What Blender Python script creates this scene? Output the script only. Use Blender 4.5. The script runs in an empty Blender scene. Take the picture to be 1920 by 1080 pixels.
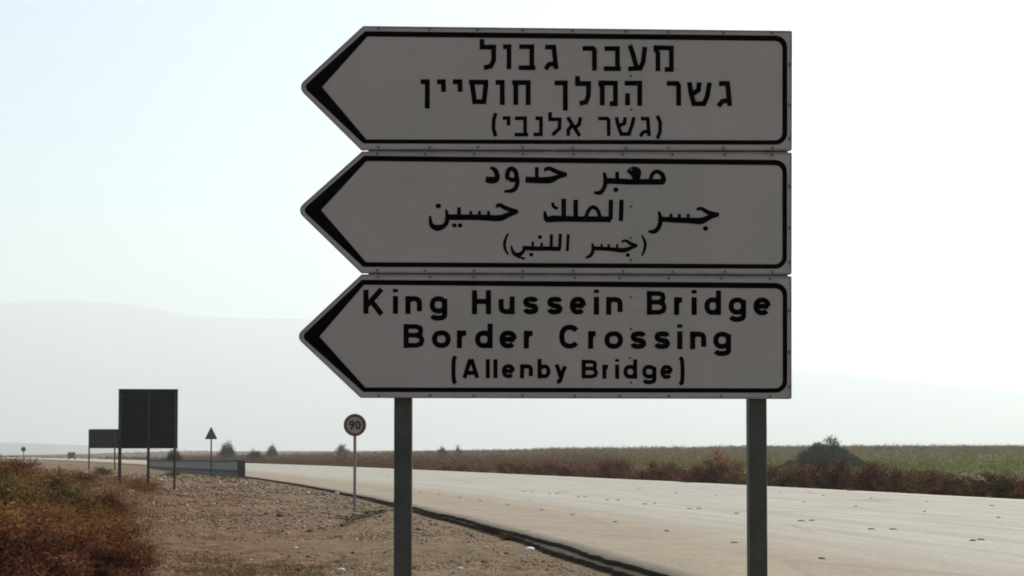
import bpy, math, random
import numpy as np
from mathutils import Vector

R = math.radians
random.seed(7)
rng = np.random.default_rng(7)
scene = bpy.context.scene
COL = scene.collection

# ------------------------------------------------------------------ camera
F = 3000.0            # focal length in pixels of a 1920 wide frame
H = 1.5               # eye height above the road
PITCH = R(2.0)
AXIS_Y = 747.0        # row of the optical axis (the picture is shifted upwards)
cam_d = bpy.data.cameras.new('camera')
cam = bpy.data.objects.new('camera', cam_d)
COL.objects.link(cam)
cam_d.sensor_width = 36.0
cam_d.lens = 36.0 * F / 1920.0
cam_d.shift_y = (AXIS_Y - 540.0) / 1920.0
cam_d.clip_start = 0.1
cam_d.clip_end = 60000
cam.location = (0, 0, H)
cam.rotation_euler = (R(90) + PITCH, 0, 0)
scene.camera = cam

# ------------------------------------------------------------------ light
SUN_EL, SUN_AZ = R(44), R(38)        # azimuth measured clockwise from +Y
world = bpy.data.worlds.new('World')
scene.world = world
world.use_nodes = True
wn = world.node_tree.nodes
wl = world.node_tree.links
for n in list(wn):
    wn.remove(n)
sky = wn.new('ShaderNodeTexSky')
sky.sky_type = 'NISHITA'
sky.sun_disc = False
sky.sun_elevation = SUN_EL
sky.sun_rotation = SUN_AZ
sky.air_density = 1.0
sky.dust_density = 2.0
sky.ozone_density = 1.0
bg = wn.new('ShaderNodeBackground')
bg.inputs['Strength'].default_value = 0.12
wo = wn.new('ShaderNodeOutputWorld')
tint = wn.new('ShaderNodeMix'); tint.data_type = 'RGBA'; tint.blend_type = 'MULTIPLY'; tint.inputs[0].default_value = 1.0
tint.inputs[7].default_value = (0.99, 1.03, 0.96, 1)
wl.new(sky.outputs[0], tint.inputs[6])
wl.new(tint.outputs[2], bg.inputs[0])
wl.new(bg.outputs[0], wo.inputs[0])

sun_d = bpy.data.lights.new('sun', 'SUN')
sun_d.energy = 3.9
sun_d.angle = R(0.5)
sun_d.color = (1.0, 0.955, 0.895)
sun = bpy.data.objects.new('sun', sun_d)
COL.objects.link(sun)
sun.location = (20, 20, 40)
sd = Vector((math.sin(SUN_AZ) * math.cos(SUN_EL), math.cos(SUN_AZ) * math.cos(SUN_EL), math.sin(SUN_EL)))
sun.rotation_euler = (-sd).to_track_quat('-Z', 'Y').to_euler()

scene.view_settings.view_transform = 'Standard'
scene.view_settings.look = 'None'
scene.view_settings.exposure = 0.40
scene.view_settings.gamma = 1.0
scene.view_settings.use_curve_mapping = False
try:
    scene.cycles.pixel_filter_type = 'BLACKMAN_HARRIS'
    scene.cycles.filter_width = 1.9
    scene.cycles.use_denoising = True
    scene.cycles.volume_bounces = 3
except Exception:
    pass

HAZE_DENSITY = 1.95e-4

# ------------------------------------------------------------------ pixel helpers
cp, sp_ = math.cos(PITCH), math.sin(PITCH)
def ray(x, y):
    u = (x - 960.0) / F
    v = (AXIS_Y - y) / F
    return Vector((u, cp - v * sp_, sp_ + v * cp))
def on_ground(x, y, z=0.0):
    r = ray(x, y)
    t = (z - H) / r.z
    return Vector((0, 0, H)) + r * t
def at_depth(x, y, Y):
    r = ray(x, y)
    return Vector((0, 0, H)) + r * (Y / r.y)
def px_x(x, Y):
    return (x - 960.0) / F * Y

# ------------------------------------------------------------------ object helpers
def tag(o, label=None, cat=None, group=None, kind=None):
    if label: o['label'] = label
    if cat: o['category'] = cat
    if group: o['group'] = group
    if kind: o['kind'] = kind
    return o
def empty(name, loc, rz=0.0):
    o = bpy.data.objects.new(name, None)
    COL.objects.link(o)
    o.location = loc
    o.rotation_euler = (0, 0, rz)
    o.empty_display_size = 0.2
    return o
def link(name, me, mat=None, parent=None, loc=(0, 0, 0), smooth=False):
    o = bpy.data.objects.new(name, me)
    COL.objects.link(o)
    if mat and not me.materials:
        me.materials.append(mat)
    if parent: o.parent = parent
    o.location = loc
    if smooth:
        me.polygons.foreach_set('use_smooth', [True] * len(me.polygons))
    return o

class MB:
    """collects vertices and faces of one mesh object"""
    def __init__(s):
        s.v, s.f = [], []
    def box(s, x0, x1, y0, y1, z0, z1):
        b = len(s.v)
        s.v += [(x, y, z) for z in (z0, z1) for y in (y0, y1) for x in (x0, x1)]
        s.f += [tuple(b + i for i in q) for q in ((0, 2, 3, 1), (4, 5, 7, 6), (0, 1, 5, 4), (2, 6, 7, 3), (0, 4, 6, 2), (1, 3, 7, 5))]
        return s
    def prism(s, pts, y0, y1):
        """outline in the x-z plane (counter clockwise seen from -y), extruded from y0 (front) to y1"""
        n = len(pts); b = len(s.v)
        s.v += [(p[0], y0, p[1]) for p in pts] + [(p[0], y1, p[1]) for p in pts]
        s.f.append(tuple(b + i for i in range(n)))
        s.f.append(tuple(b + n + i for i in reversed(range(n))))
        for i in range(n):
            j = (i + 1) % n
            s.f.append((b + i, b + n + i, b + n + j, b + j))
        return s
    def ring(s, a, c, y0, y1):
        """band between an outer loop a and an inner loop c (same length)"""
        n = len(a); b = len(s.v)
        for L, y in ((a, y0), (c, y0), (a, y1), (c, y1)):
            s.v += [(p[0], y, p[1]) for p in L]
        for i in range(n):
            j = (i + 1) % n
            s.f.append((b + i, b + j, b + n + j, b + n + i))
            s.f.append((b + i, b + 2 * n + i, b + 2 * n + j, b + j))
            s.f.append((b + n + i, b + n + j, b + 3 * n + j, b + 3 * n + i))
        return s
    def tube(s, p, q, r0, r1=None, n=8, cap=True):
        p, q = Vector(p), Vector(q)
        r1 = r0 if r1 is None else r1
        d = (q - p).normalized()
        a = d.orthogonal().normalized(); c = d.cross(a)
        b = len(s.v)
        for P, r in ((p, r0), (q, r1)):
            for i in range(n):
                t = 2 * math.pi * i / n
                s.v.append(tuple(P + a * (r * math.cos(t)) + c * (r * math.sin(t))))
        for i in range(n):
            j = (i + 1) % n
            s.f.append((b + i, b + j, b + n + j, b + n + i))
        if cap:
            s.f.append(tuple(b + i for i in reversed(range(n))))
            s.f.append(tuple(b + n + i for i in range(n)))
        return s
    def mesh(s, name):
        me = bpy.data.meshes.new(name)
        me.from_pydata(s.v, [], s.f)
        me.update()
        return me
    def build(s, name, mat, parent=None, loc=(0, 0, 0), bevel=0.0):
        o = link(name, s.mesh(name), mat, parent, loc)
        if bevel:
            m = o.modifiers.new('bevel', 'BEVEL'); m.width = bevel; m.segments = 2; m.limit_method = 'ANGLE'
        return o

def np_mesh(name, V, T):
    """V (n,3), T (m,k) with k 3 or 4"""
    me = bpy.data.meshes.new(name)
    V = np.ascontiguousarray(V, dtype=np.float32); T = np.ascontiguousarray(T, dtype=np.int32)
    k = T.shape[1]
    me.vertices.add(len(V)); me.vertices.foreach_set('co', V.ravel())
    me.loops.add(T.size); me.loops.foreach_set('vertex_index', T.ravel())
    me.polygons.add(len(T)); me.polygons.foreach_set('loop_start', np.arange(0, T.size, k, dtype=np.int32))
    me.polygons.foreach_set('loop_total', np.full(len(T), k, dtype=np.int32))
    me.update(calc_edges=True)
    return me

# ------------------------------------------------------------------ materials
def mat_new(name, rough=0.9, spec=0.3):
    m = bpy.data.materials.new(name)
    m.use_nodes = True
    nt = m.node_tree
    b = nt.nodes['Principled BSDF']
    b.inputs['Roughness'].default_value = rough
    b.inputs['Specular IOR Level'].default_value = spec
    return m, nt, b
def N(nt, t, **kw):
    n = nt.nodes.new(t)
    for k, v in kw.items():
        if k in n.inputs: n.inputs[k].default_value = v
        else: setattr(n, k, v)
    return n
def noise(nt, vec, scale, detail=4, rough=0.55, dist=0.0):
    n = N(nt, 'ShaderNodeTexNoise', Scale=scale, Detail=detail, Roughness=rough, Distortion=dist)
    if vec is not None: nt.links.new(vec, n.inputs['Vector'])
    return n.outputs[0]
def ramp(nt, fac, stops, interp='LINEAR'):
    r = nt.nodes.new('ShaderNodeValToRGB')
    r.color_ramp.interpolation = interp
    e = r.color_ramp.elements
    while len(e) < len(stops): e.new(0.5)
    for i, (p, c) in enumerate(stops):
        e[i].position = p
        e[i].color = (c[0], c[1], c[2], 1) if not isinstance(c, (int, float)) else (c, c, c, 1)
    nt.links.new(fac, r.inputs[0])
    return r.outputs[0]
def mix(nt, fac, a, b, mode='MIX'):
    n = nt.nodes.new('ShaderNodeMix'); n.data_type = 'RGBA'; n.blend_type = mode
    for sock, v in ((n.inputs[0], fac), (n.inputs[6], a), (n.inputs[7], b)):
        if isinstance(v, (int, float)): sock.default_value = v
        elif isinstance(v, tuple): sock.default_value = (*v, 1)
        else: nt.links.new(v, sock)
    return n.outputs[2]
def math_(nt, op, a, b=None, clamp=False):
    n = nt.nodes.new('ShaderNodeMath'); n.operation = op; n.use_clamp = clamp
    for i, v in enumerate((a, b)):
        if v is None: continue
        if isinstance(v, (int, float)): n.inputs[i].default_value = v
        else: nt.links.new(v, n.inputs[i])
    return n.outputs[0]
def bump(nt, b, h, strength=0.5, dist=0.01):
    n = N(nt, 'ShaderNodeBump', Strength=strength, Distance=dist)
    nt.links.new(h, n.inputs['Height']); nt.links.new(n.outputs[0], b.inputs['Normal'])
def obj_co(nt):
    return nt.nodes.new('ShaderNodeTexCoord').outputs['Object']

def painted(name, col, rough=0.5, var=0.25, scale=6.0, spec=0.4, metallic=0.0):
    m, nt, b = mat_new(name, rough, spec)
    co = obj_co(nt)
    f = noise(nt, co, scale, 6, 0.6)
    lo = tuple(c * (1 - var) for c in col); hi = tuple(min(1, c * (1 + var)) for c in col)
    nt.links.new(ramp(nt, f, [(0.3, lo), (0.7, hi)]), b.inputs['Base Color'])
    b.inputs['Metallic'].default_value = metallic
    bump(nt, b, noise(nt, co, scale * 12, 3), 0.08, 0.002)
    return m

def foliage_mat(name, cols, rough=0.85, trans=0.25):
    m, nt, b = mat_new(name, rough, 0.15)
    g = nt.nodes.new('ShaderNodeNewGeometry')
    oi = nt.nodes.new('ShaderNodeObjectInfo')
    n1 = ramp(nt, noise(nt, obj_co(nt), 3.2, 3), [(0.32, 0.0), (0.68, 1.0)])
    f = math_(nt, 'ADD', math_(nt, 'MULTIPLY', g.outputs['Random Per Island'], 0.45),
              math_(nt, 'ADD', math_(nt, 'MULTIPLY', n1, 0.6), math_(nt, 'MULTIPLY', oi.outputs['Random'], 0.22)))
    k = len(cols)
    c = ramp(nt, f, [(0.22 + 0.68 * i / (k - 1), cols[i]) for i in range(k)])
    nt.links.new(c, b.inputs['Base Color'])
    if trans:
        tr = nt.nodes.new('ShaderNodeBsdfTranslucent')
        nt.links.new(c, tr.inputs['Color'])
        ms = nt.nodes.new('ShaderNodeMixShader'); ms.inputs[0].default_value = trans
        out = nt.nodes['Material Output']
        nt.links.new(b.outputs[0], ms.inputs[1]); nt.links.new(tr.outputs[0], ms.inputs[2])
        nt.links.new(ms.outputs[0], out.inputs['Surface'])
    return m

M = {}
# sign face: weathered retro-reflective sheeting
m, nt, b = mat_new('sign_sheeting', 0.55, 0.35)
co = obj_co(nt)
f1 = noise(nt, co, 1.6, 5, 0.6, 0.4); f2 = noise(nt, co, 60, 3, 0.6)
c1 = ramp(nt, f1, [(0.3, (0.335, 0.318, 0.268)), (0.5, (0.39, 0.325, 0.292)), (0.7, (0.425, 0.348, 0.318))])
c2 = mix(nt, 0.12, c1, ramp(nt, f2, [(0.35, 0.2), (0.65, 0.42)]))
mp = nt.nodes.new('ShaderNodeMapping'); nt.links.new(co, mp.inputs[0]); mp.inputs['Scale'].default_value = (14, 14, 0.7)
f3 = noise(nt, mp.outputs[0], 1.0, 5, 0.7)
c3 = mix(nt, ramp(nt, f3, [(0.55, 0.0), (0.85, 0.16)]), c2, (0.22, 0.19, 0.16))
nt.links.new(c3, b.inputs['Base Color'])
nt.links.new(ramp(nt, f2, [(0.3, 0.45), (0.7, 0.7)]), b.inputs['Roughness'])
bump(nt, b, f2, 0.06, 0.001)
M['sheeting'] = m
M['frame_alu'] = painted('weathered_aluminium', (0.25, 0.225, 0.22), 0.6, 0.3, 9, 0.4, 0.1)
M['digit'] = painted('faded_dark_digits', (0.035, 0.018, 0.015), 0.7, 0.2, 20, 0.1)
M['black'] = painted('black_sign_film', (0.003, 0.0025, 0.0025), 0.8, 0.2, 20, 0.02)
M['post'] = painted('dark_galvanised_post', (0.066, 0.064, 0.052), 0.6, 0.25, 5, 0.3, 0.1)
M['rivet'] = painted('rivet_steel', (0.10, 0.09, 0.085), 0.5, 0.2, 10)
M['board_back'] = painted('dark_board_back', (0.017, 0.017, 0.016), 0.75, 0.35, 1.3, 0.2)
M['board_rib'] = painted('dark_board_rib', (0.022, 0.022, 0.021), 0.7, 0.25, 3, 0.2)
M['grey_post'] = painted('dull_grey_steel', (0.20, 0.19, 0.18), 0.6, 0.25, 3, 0.3)
M['olive_post'] = painted('olive_steel_post', (0.045, 0.038, 0.024), 0.7, 0.25, 3, 0.2)
M['sign_red'] = painted('faded_red', (0.14, 0.05, 0.042), 0.6, 0.25, 4, 0.3)
M['sign_white'] = painted('dusty_white', (0.33, 0.26, 0.24), 0.6, 0.15, 4, 0.3)
M['sign_back'] = painted('sign_back_grey', (0.10, 0.105, 0.10), 0.6, 0.2, 4, 0.3)
M['rail_dark'] = painted('dark_railing', (0.05, 0.045, 0.043), 0.7, 0.3, 2, 0.2)
M['rail_grey'] = painted('grey_railing', (0.26, 0.25, 0.24), 0.7, 0.3, 2, 0.2)
M['concrete'] = painted('dark_concrete', (0.14, 0.13, 0.12), 0.9, 0.3, 2, 0.2)
M['stud'] = painted('worn_road_stud', (0.11, 0.095, 0.08), 0.8, 0.2, 4, 0.2)
M['car_paint'] = painted('dark_car_paint', (0.008, 0.009, 0.010), 0.6, 0.1, 2, 0.2)
M['glass'] = painted('dark_glass', (0.01, 0.012, 0.014), 0.4, 0.1, 2, 0.5)
M['tyre'] = painted('tyre_rubber', (0.02, 0.02, 0.02), 0.9, 0.1, 5, 0.2)
M['pale_stone'] = painted('pale_stone', (0.62, 0.58, 0.52), 0.9, 0.2, 9, 0.2)
M['paper'] = painted('white_litter', (0.85, 0.80, 0.72), 0.7, 0.05, 9, 0.2)
M['wood'] = painted('dark_dead_wood', (0.030, 0.018, 0.012), 0.9, 0.3, 6, 0.2)
M['twig'] = painted('brown_twigs', (0.060, 0.030, 0.016), 0.9, 0.35, 4, 0.2)

M['rust'] = foliage_mat('rust_scrub', [(0.016, 0.005, 0.002), (0.085, 0.027, 0.008), (0.20, 0.072, 0.021), (0.31, 0.145, 0.055)])
M['maroon'] = foliage_mat('maroon_scrub', [(0.012, 0.003, 0.002), (0.055, 0.013, 0.006), (0.135, 0.036, 0.016), (0.20, 0.085, 0.040)], trans=0.15)
M['brown'] = foliage_mat('brown_scrub', [(0.014, 0.006, 0.002), (0.068, 0.029, 0.009), (0.130, 0.062, 0.022), (0.21, 0.125, 0.055)])
M['olive'] = foliage_mat('olive_scrub', [(0.024, 0.017, 0.004), (0.080, 0.053, 0.012), (0.14, 0.092, 0.024), (0.20, 0.135, 0.045)])
M['dark_green'] = foliage_mat('dark_grey_green_leaves', [(0.012, 0.013, 0.009), (0.034, 0.035, 0.022), (0.062, 0.062, 0.040)], trans=0.12)
M['crop'] = foliage_mat('green_crop', [(0.024, 0.028, 0.001), (0.070, 0.085, 0.003), (0.110, 0.130, 0.006), (0.17, 0.135, 0.02)])
M['dry_grass'] = foliage_mat('dry_grass', [(0.09, 0.055, 0.035), (0.16, 0.115, 0.07), (0.25, 0.20, 0.13)])

# stones, colour per stone
m, nt, b = mat_new('gravel_stone', 0.95, 0.2)
g = nt.nodes.new('ShaderNodeNewGeometry')
nt.links.new(ramp(nt, g.outputs['Random Per Island'], [(0.0, (0.07, 0.040, 0.022)), (0.35, (0.15, 0.095, 0.058)), (0.7, (0.26, 0.175, 0.115)), (0.90, (0.37, 0.27, 0.19)), (1.0, (0.64, 0.52, 0.40))]), b.inputs['Base Color'])
M['gravel'] = m

# ground: soils by zone attribute
m, nt, b = mat_new('ground_soil', 0.95, 0.15)
geo = nt.nodes.new('ShaderNodeNewGeometry')
pos = geo.outputs['Position']
za = nt.nodes.new('ShaderNodeAttribute'); za.attribute_name = 'zone'
sep = nt.nodes.new('ShaderNodeSeparateColor'); nt.links.new(za.outputs['Color'], sep.inputs[0])
nA = noise(nt, pos, 0.35, 6, 0.65); nB = noise(nt, pos, 3.0, 5, 0.65); nC = noise(nt, pos, 7.0, 6, 0.75)
nD = noise(nt, pos, 0.14, 5, 0.65)
soil = ramp(nt, nB, [(0.36, (0.055, 0.031, 0.014)), (0.5, (0.135, 0.085, 0.044)), (0.64, (0.235, 0.162, 0.092))])
pink = ramp(nt, nC, [(0.38, (0.062, 0.034, 0.019)), (0.62, (0.250, 0.158, 0.098))])
near = mix(nt, ramp(nt, nA, [(0.38, 0.0), (0.62, 0.8)]), soil, pink)
near = mix(nt, ramp(nt, nD, [(0.42, 0.0), (0.62, 0.6)]), near, (0.090, 0.072, 0.028))
red = ramp(nt, nB, [(0.3, (0.045, 0.020, 0.012)), (0.7, (0.115, 0.058, 0.036))])
field = ramp(nt, noise(nt, pos, 0.12, 6, 0.7), [(0.3, (0.035, 0.040, 0.003)), (0.55, (0.070, 0.080, 0.006)), (0.75, (0.13, 0.09, 0.03))])
track = ramp(nt, nA, [(0.3, (0.26, 0.20, 0.15)), (0.7, (0.40, 0.33, 0.26))])
far = ramp(nt, noise(nt, pos, 0.02, 6, 0.7), [(0.3, (0.06, 0.038, 0.022)), (0.55, (0.10, 0.068, 0.042)), (0.72, (0.22, 0.17, 0.12))])
bk = nt.nodes.new('ShaderNodeAttribute'); bk.attribute_name = 'bank'
near = mix(nt, bk.outputs['Fac'], near, ramp(nt, nB, [(0.34, (0.045, 0.020, 0.009)), (0.5, (0.12, 0.060, 0.028)), (0.66, (0.20, 0.115, 0.058))]))
c = mix(nt, sep.outputs[0], near, red)
c = mix(nt, sep.outputs[1], c, field)
c = mix(nt, sep.outputs[2], c, track)
fa = nt.nodes.new('ShaderNodeAttribute'); fa.attribute_name = 'farness'
c = mix(nt, fa.outputs['Fac'], c, far)
nt.links.new(c, b.inputs['Base Color'])
bump(nt, b, math_(nt, 'ADD', math_(nt, 'MULTIPLY', nC, 0.5), nB), 0.7, 0.06)
M['soil'] = m

# hills
m, nt, b = mat_new('hill_rock', 0.95, 0.1)
pos = nt.nodes.new('ShaderNodeNewGeometry').outputs['Position']
nt.links.new(ramp(nt, noise(nt, pos, 0.0012, 8, 0.65), [(0.35, (0.12, 0.095, 0.075)), (0.65, (0.24, 0.20, 0.16))]), b.inputs['Base Color'])
M['hill'] = m

# road
m, nt, b = mat_new('sun_bleached_asphalt', 0.8, 0.35)
uv = nt.nodes.new('ShaderNodeUVMap'); uv.uv_map = 'road'
sx = nt.nodes.new('ShaderNodeSeparateXYZ'); nt.links.new(uv.outputs[0], sx.inputs[0])
along, lat = sx.outputs[0], sx.outputs[1]
geo = nt.nodes.new('ShaderNodeNewGeometry'); pos = geo.outputs['Position']
mp = nt.nodes.new('ShaderNodeMapping'); nt.links.new(uv.outputs[0], mp.inputs[0]); mp.inputs['Scale'].default_value = (0.018, 1.1, 1)
streak = noise(nt, mp.outputs[0], 1.0, 5, 0.6)
mp2 = nt.nodes.new('ShaderNodeMapping'); nt.links.new(uv.outputs[0], mp2.inputs[0]); mp2.inputs['Scale'].default_value = (0.12, 1.6, 1)
streak2 = noise(nt, mp2.outputs[0], 1.0, 5, 0.65)
wob = math_(nt, 'ADD', lat, math_(nt, 'MULTIPLY', math_(nt, 'SUBTRACT', streak, 0.5), 1.6))
fine = noise(nt, pos, 9.0, 6, 0.75); mid = noise(nt, pos, 0.7, 5, 0.6)
asph = ramp(nt, streak2, [(0.28, (0.24, 0.212, 0.168)), (0.5, (0.318, 0.284, 0.232)), (0.72, (0.39, 0.345, 0.292))])
asph = mix(nt, ramp(nt, mid, [(0.35, 0.0), (0.65, 0.35)]), asph, (0.27, 0.258, 0.200))
sand = ramp(nt, math_(nt, 'ADD', math_(nt, 'MULTIPLY', mid, 0.6), math_(nt, 'MULTIPLY', fine, 0.4)), [(0.3, (0.165, 0.116, 0.066)), (0.5, (0.232, 0.172, 0.105)), (0.72, (0.29, 0.225, 0.150))])
k_sand = ramp(nt, math_(nt, 'DIVIDE', wob, 24.0), [(0.0, 1.0), (0.115, 0.95), (0.20, 0.25), (0.27, 0.0)])
c = mix(nt, k_sand, asph, sand)
# wheel tracks, slightly darker and polished, across the lanes
wv = math_(nt, 'SINE', math_(nt, 'MULTIPLY', wob, 2 * math.pi / 1.9))
c = mix(nt, math_(nt, 'MULTIPLY', ramp(nt, wv, [(0.3, 0.0), (1.0, 1.0)]), 0.22), c, (0.17, 0.155, 0.13))
# pale dust at the far edge
c = mix(nt, ramp(nt, math_(nt, 'DIVIDE', wob, 24.0), [(0.80, 0.0), (0.87, 0.7)]), c, (0.38, 0.32, 0.27))
# long thin cracks and seams
mp3 = nt.nodes.new('ShaderNodeMapping'); nt.links.new(uv.outputs[0], mp3.inputs[0]); mp3.inputs['Scale'].default_value = (0.05, 0.45, 1)
vor = N(nt, 'ShaderNodeTexVoronoi', Scale=1.0); vor.feature = 'DISTANCE_TO_EDGE'
nmix = mix(nt, 0.08, mp3.outputs[0], N(nt, 'ShaderNodeTexNoise', Scale=3.0).outputs[1])
nt.links.new(nmix, vor.inputs['Vector'])
c = mix(nt, ramp(nt, vor.outputs['Distance'], [(0.004, 0.35), (0.014, 0.0)]), c, (0.12, 0.10, 0.08))
c = mix(nt, 0.6, c, ramp(nt, fine, [(0.3, 0.2), (0.7, 0.72)]), 'SOFT_LIGHT')
mp5 = nt.nodes.new('ShaderNodeMapping'); nt.links.new(uv.outputs[0], mp5.inputs[0]); mp5.inputs['Scale'].default_value = (0.35, 0.9, 1)
c = mix(nt, ramp(nt, noise(nt, mp5.outputs[0], 1.0, 6, 0.75), [(0.56, 0.0), (0.72, 0.5)]), c, (0.20, 0.175, 0.14))
nt.links.new(c, b.inputs['Base Color'])
bump(nt, b, fine, 0.3, 0.01)
M['road'] = m
M['base_course'] = painted('road_base_course', (0.13, 0.095, 0.065), 0.95, 0.5, 5, 0.1)
M['asphalt_side'] = painted('broken_asphalt_edge', (0.030, 0.019, 0.012), 0.95, 0.4, 8, 0.1)

# ------------------------------------------------------------------ plan of the road
near_px = [(1250, 1080), (1100, 1036), (1000, 1008), (900, 980), (820, 961.5), (770, 950), (720, 939), (650, 924.5), (560, 908), (500, 899), (460, 893.5), (380, 883), (275, 872), (140, 864.5), (60, 861)]
ctrl = [np.array(on_ground(x, y)[:2]) for x, y in near_px]
d0 = ctrl[0] - ctrl[2]; d0 /= np.linalg.norm(d0)
ctrl = [ctrl[0] + d0 * k + np.array([0.0008, 0]) * k * k for k in (90, 60, 40, 25, 12)] + ctrl
d1 = ctrl[-1] - ctrl[-2]; d1 /= np.linalg.norm(d1)
ctrl += [ctrl[-1] + d1 * k + np.array([-0.0002, -0.0001]) * k * k for k in (150, 350, 700, 1200)]
def catmull(P, per):
    P = [np.array(p, float) for p in P]
    P = [2 * P[0] - P[1]] + P + [2 * P[-1] - P[-2]]
    out = []
    for i in range(1, len(P) - 2):
        a, b_, c_, d = P[i - 1:i + 3]
        n = per if isinstance(per, int) else per(np.linalg.norm(c_ - b_))
        for k in range(n):
            t = k / n
            out.append(0.5 * ((2 * b_) + (-a + c_) * t + (2 * a - 5 * b_ + 4 * c_ - d) * t * t + (-a + 3 * b_ - 3 * c_ + d) * t ** 3))
    out.append(P[-2])
    return np.array(out)
edge = catmull(ctrl, lambda L: max(6, int(L / 1.5)))
# smooth the control jitter a little
for _ in range(25):
    edge[1:-1] = 0.25 * edge[:-2] + 0.5 * edge[1:-1] + 0.25 * edge[2:]
seg = np.linalg.norm(np.diff(edge, axis=0), axis=1)
arc = np.concatenate([[0], np.cumsum(seg)])
def stations(step_fn):
    s = [0.0]
    while s[-1] < arc[-1] - 1:
        p = np.array([np.interp(s[-1], arc, edge[:, 0]), np.interp(s[-1], arc, edge[:, 1])])
        s.append(s[-1] + step_fn(np.linalg.norm(p)))
    return np.array(s[:-1])
def edge_at(s):
    x = np.interp(s, arc, edge[:, 0]); y = np.interp(s, arc, edge[:, 1])
    e = 1.5
    dx = np.interp(s + e, arc, edge[:, 0]) - np.interp(s - e, arc, edge[:, 0])
    dy = np.interp(s + e, arc, edge[:, 1]) - np.interp(s - e, arc, edge[:, 1])
    l = np.hypot(dx, dy) + 1e-9
    return x, y, dx / l, dy / l         # point and tangent (pointing away from the camera)
def lat_of(X, Y):
    """signed distance from the near road edge, positive on the road side, and arc length"""
    sub = edge[::2]; sa = arc[::2]
    best = np.full(X.shape, 1e18); bl = np.zeros(X.shape); bs = np.zeros(X.shape)
    for i in range(len(sub) - 1):
        ax, ay = sub[i]; dx, dy = sub[i + 1] - sub[i]
        L2 = dx * dx + dy * dy + 1e-12
        t = np.clip(((X - ax) * dx + (Y - ay) * dy) / L2, 0, 1)
        qx, qy = ax + t * dx, ay + t * dy
        d = (X - qx) ** 2 + (Y - qy) ** 2
        sgn = np.sign((X - ax) * dy - (Y - ay) * dx)
        w = d < best
        best[w] = d[w]; bl[w] = (np.sqrt(d) * sgn)[w]; bs[w] = sa[i] + t[w] * math.sqrt(L2)
    return bl, bs
def plan(lat, s):
    x, y, tx, ty = edge_at(np.asarray(s, float))
    return x + ty * lat, y - tx * lat
ROAD_W = 21.0

def smooth(a, b_, x):
    t = np.clip((x - a) / (b_ - a), 0, 1)
    return t * t * (3 - 2 * t)
def vnoise(X, Y, scale, seed=0):
    """cheap smooth value noise"""
    r = np.random.default_rng(seed); T = r.random((64, 64))
    x = X / scale; y = Y / scale
    xi = np.floor(x).astype(int); yi = np.floor(y).astype(int)
    fx = x - xi; fy = y - yi; fx = fx * fx * (3 - 2 * fx); fy = fy * fy * (3 - 2 * fy)
    g_ = lambda i, j: T[i % 64, j % 64]
    return (g_(xi, yi) * (1 - fx) + g_(xi + 1, yi) * fx) * (1 - fy) + (g_(xi, yi + 1) * (1 - fx) + g_(xi + 1, yi + 1) * fx) * fy
def terrain(X, Y, lat=None):
    X = np.asarray(X, float); Y = np.asarray(Y, float)
    if lat is None: lat, _ = lat_of(X, Y)
    z = np.full(X.shape, -0.155)
    off = np.minimum(np.abs(lat), np.abs(lat - ROAD_W)); inside = (lat > -0.5) & (lat < ROAD_W + 0.5)
    z = z + 0.06 * smooth(38, 62, Y) * (lat < ROAD_W / 2)
    k = smooth(0.6, 5.0, off) * (~inside)
    dist = np.hypot(X, Y)
    z = z + k * (vnoise(X, Y, 2.3, 1) - 0.45) * 0.16 + k * (vnoise(X, Y, 9.0, 2) - 0.5) * 0.25
    # low spoil rise on the left of the verge
    z = z + smooth(5, 14, -lat) * 0.30 * (~inside)
    z = z + 0.28 * smooth(5.5, 11, -lat + 2 * (vnoise(X, Y, 7, 97) - .5)) * smooth(18, 30, Y) * (1 - smooth(70, 110, Y)) * (~inside)
    # the plain climbs gently beyond the road
    rise = smooth(25, 260, lat) * smooth(90, 560, Y) * 3.7 * smooth(-0.34, -0.20, X / np.maximum(Y, 1))
    z = z + np.where(inside, 0, rise)
    z = z + smooth(1500, 5000, dist) * (vnoise(X, Y, 900, 3) - 0.5) * 6 * (~inside)
    return z

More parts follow.
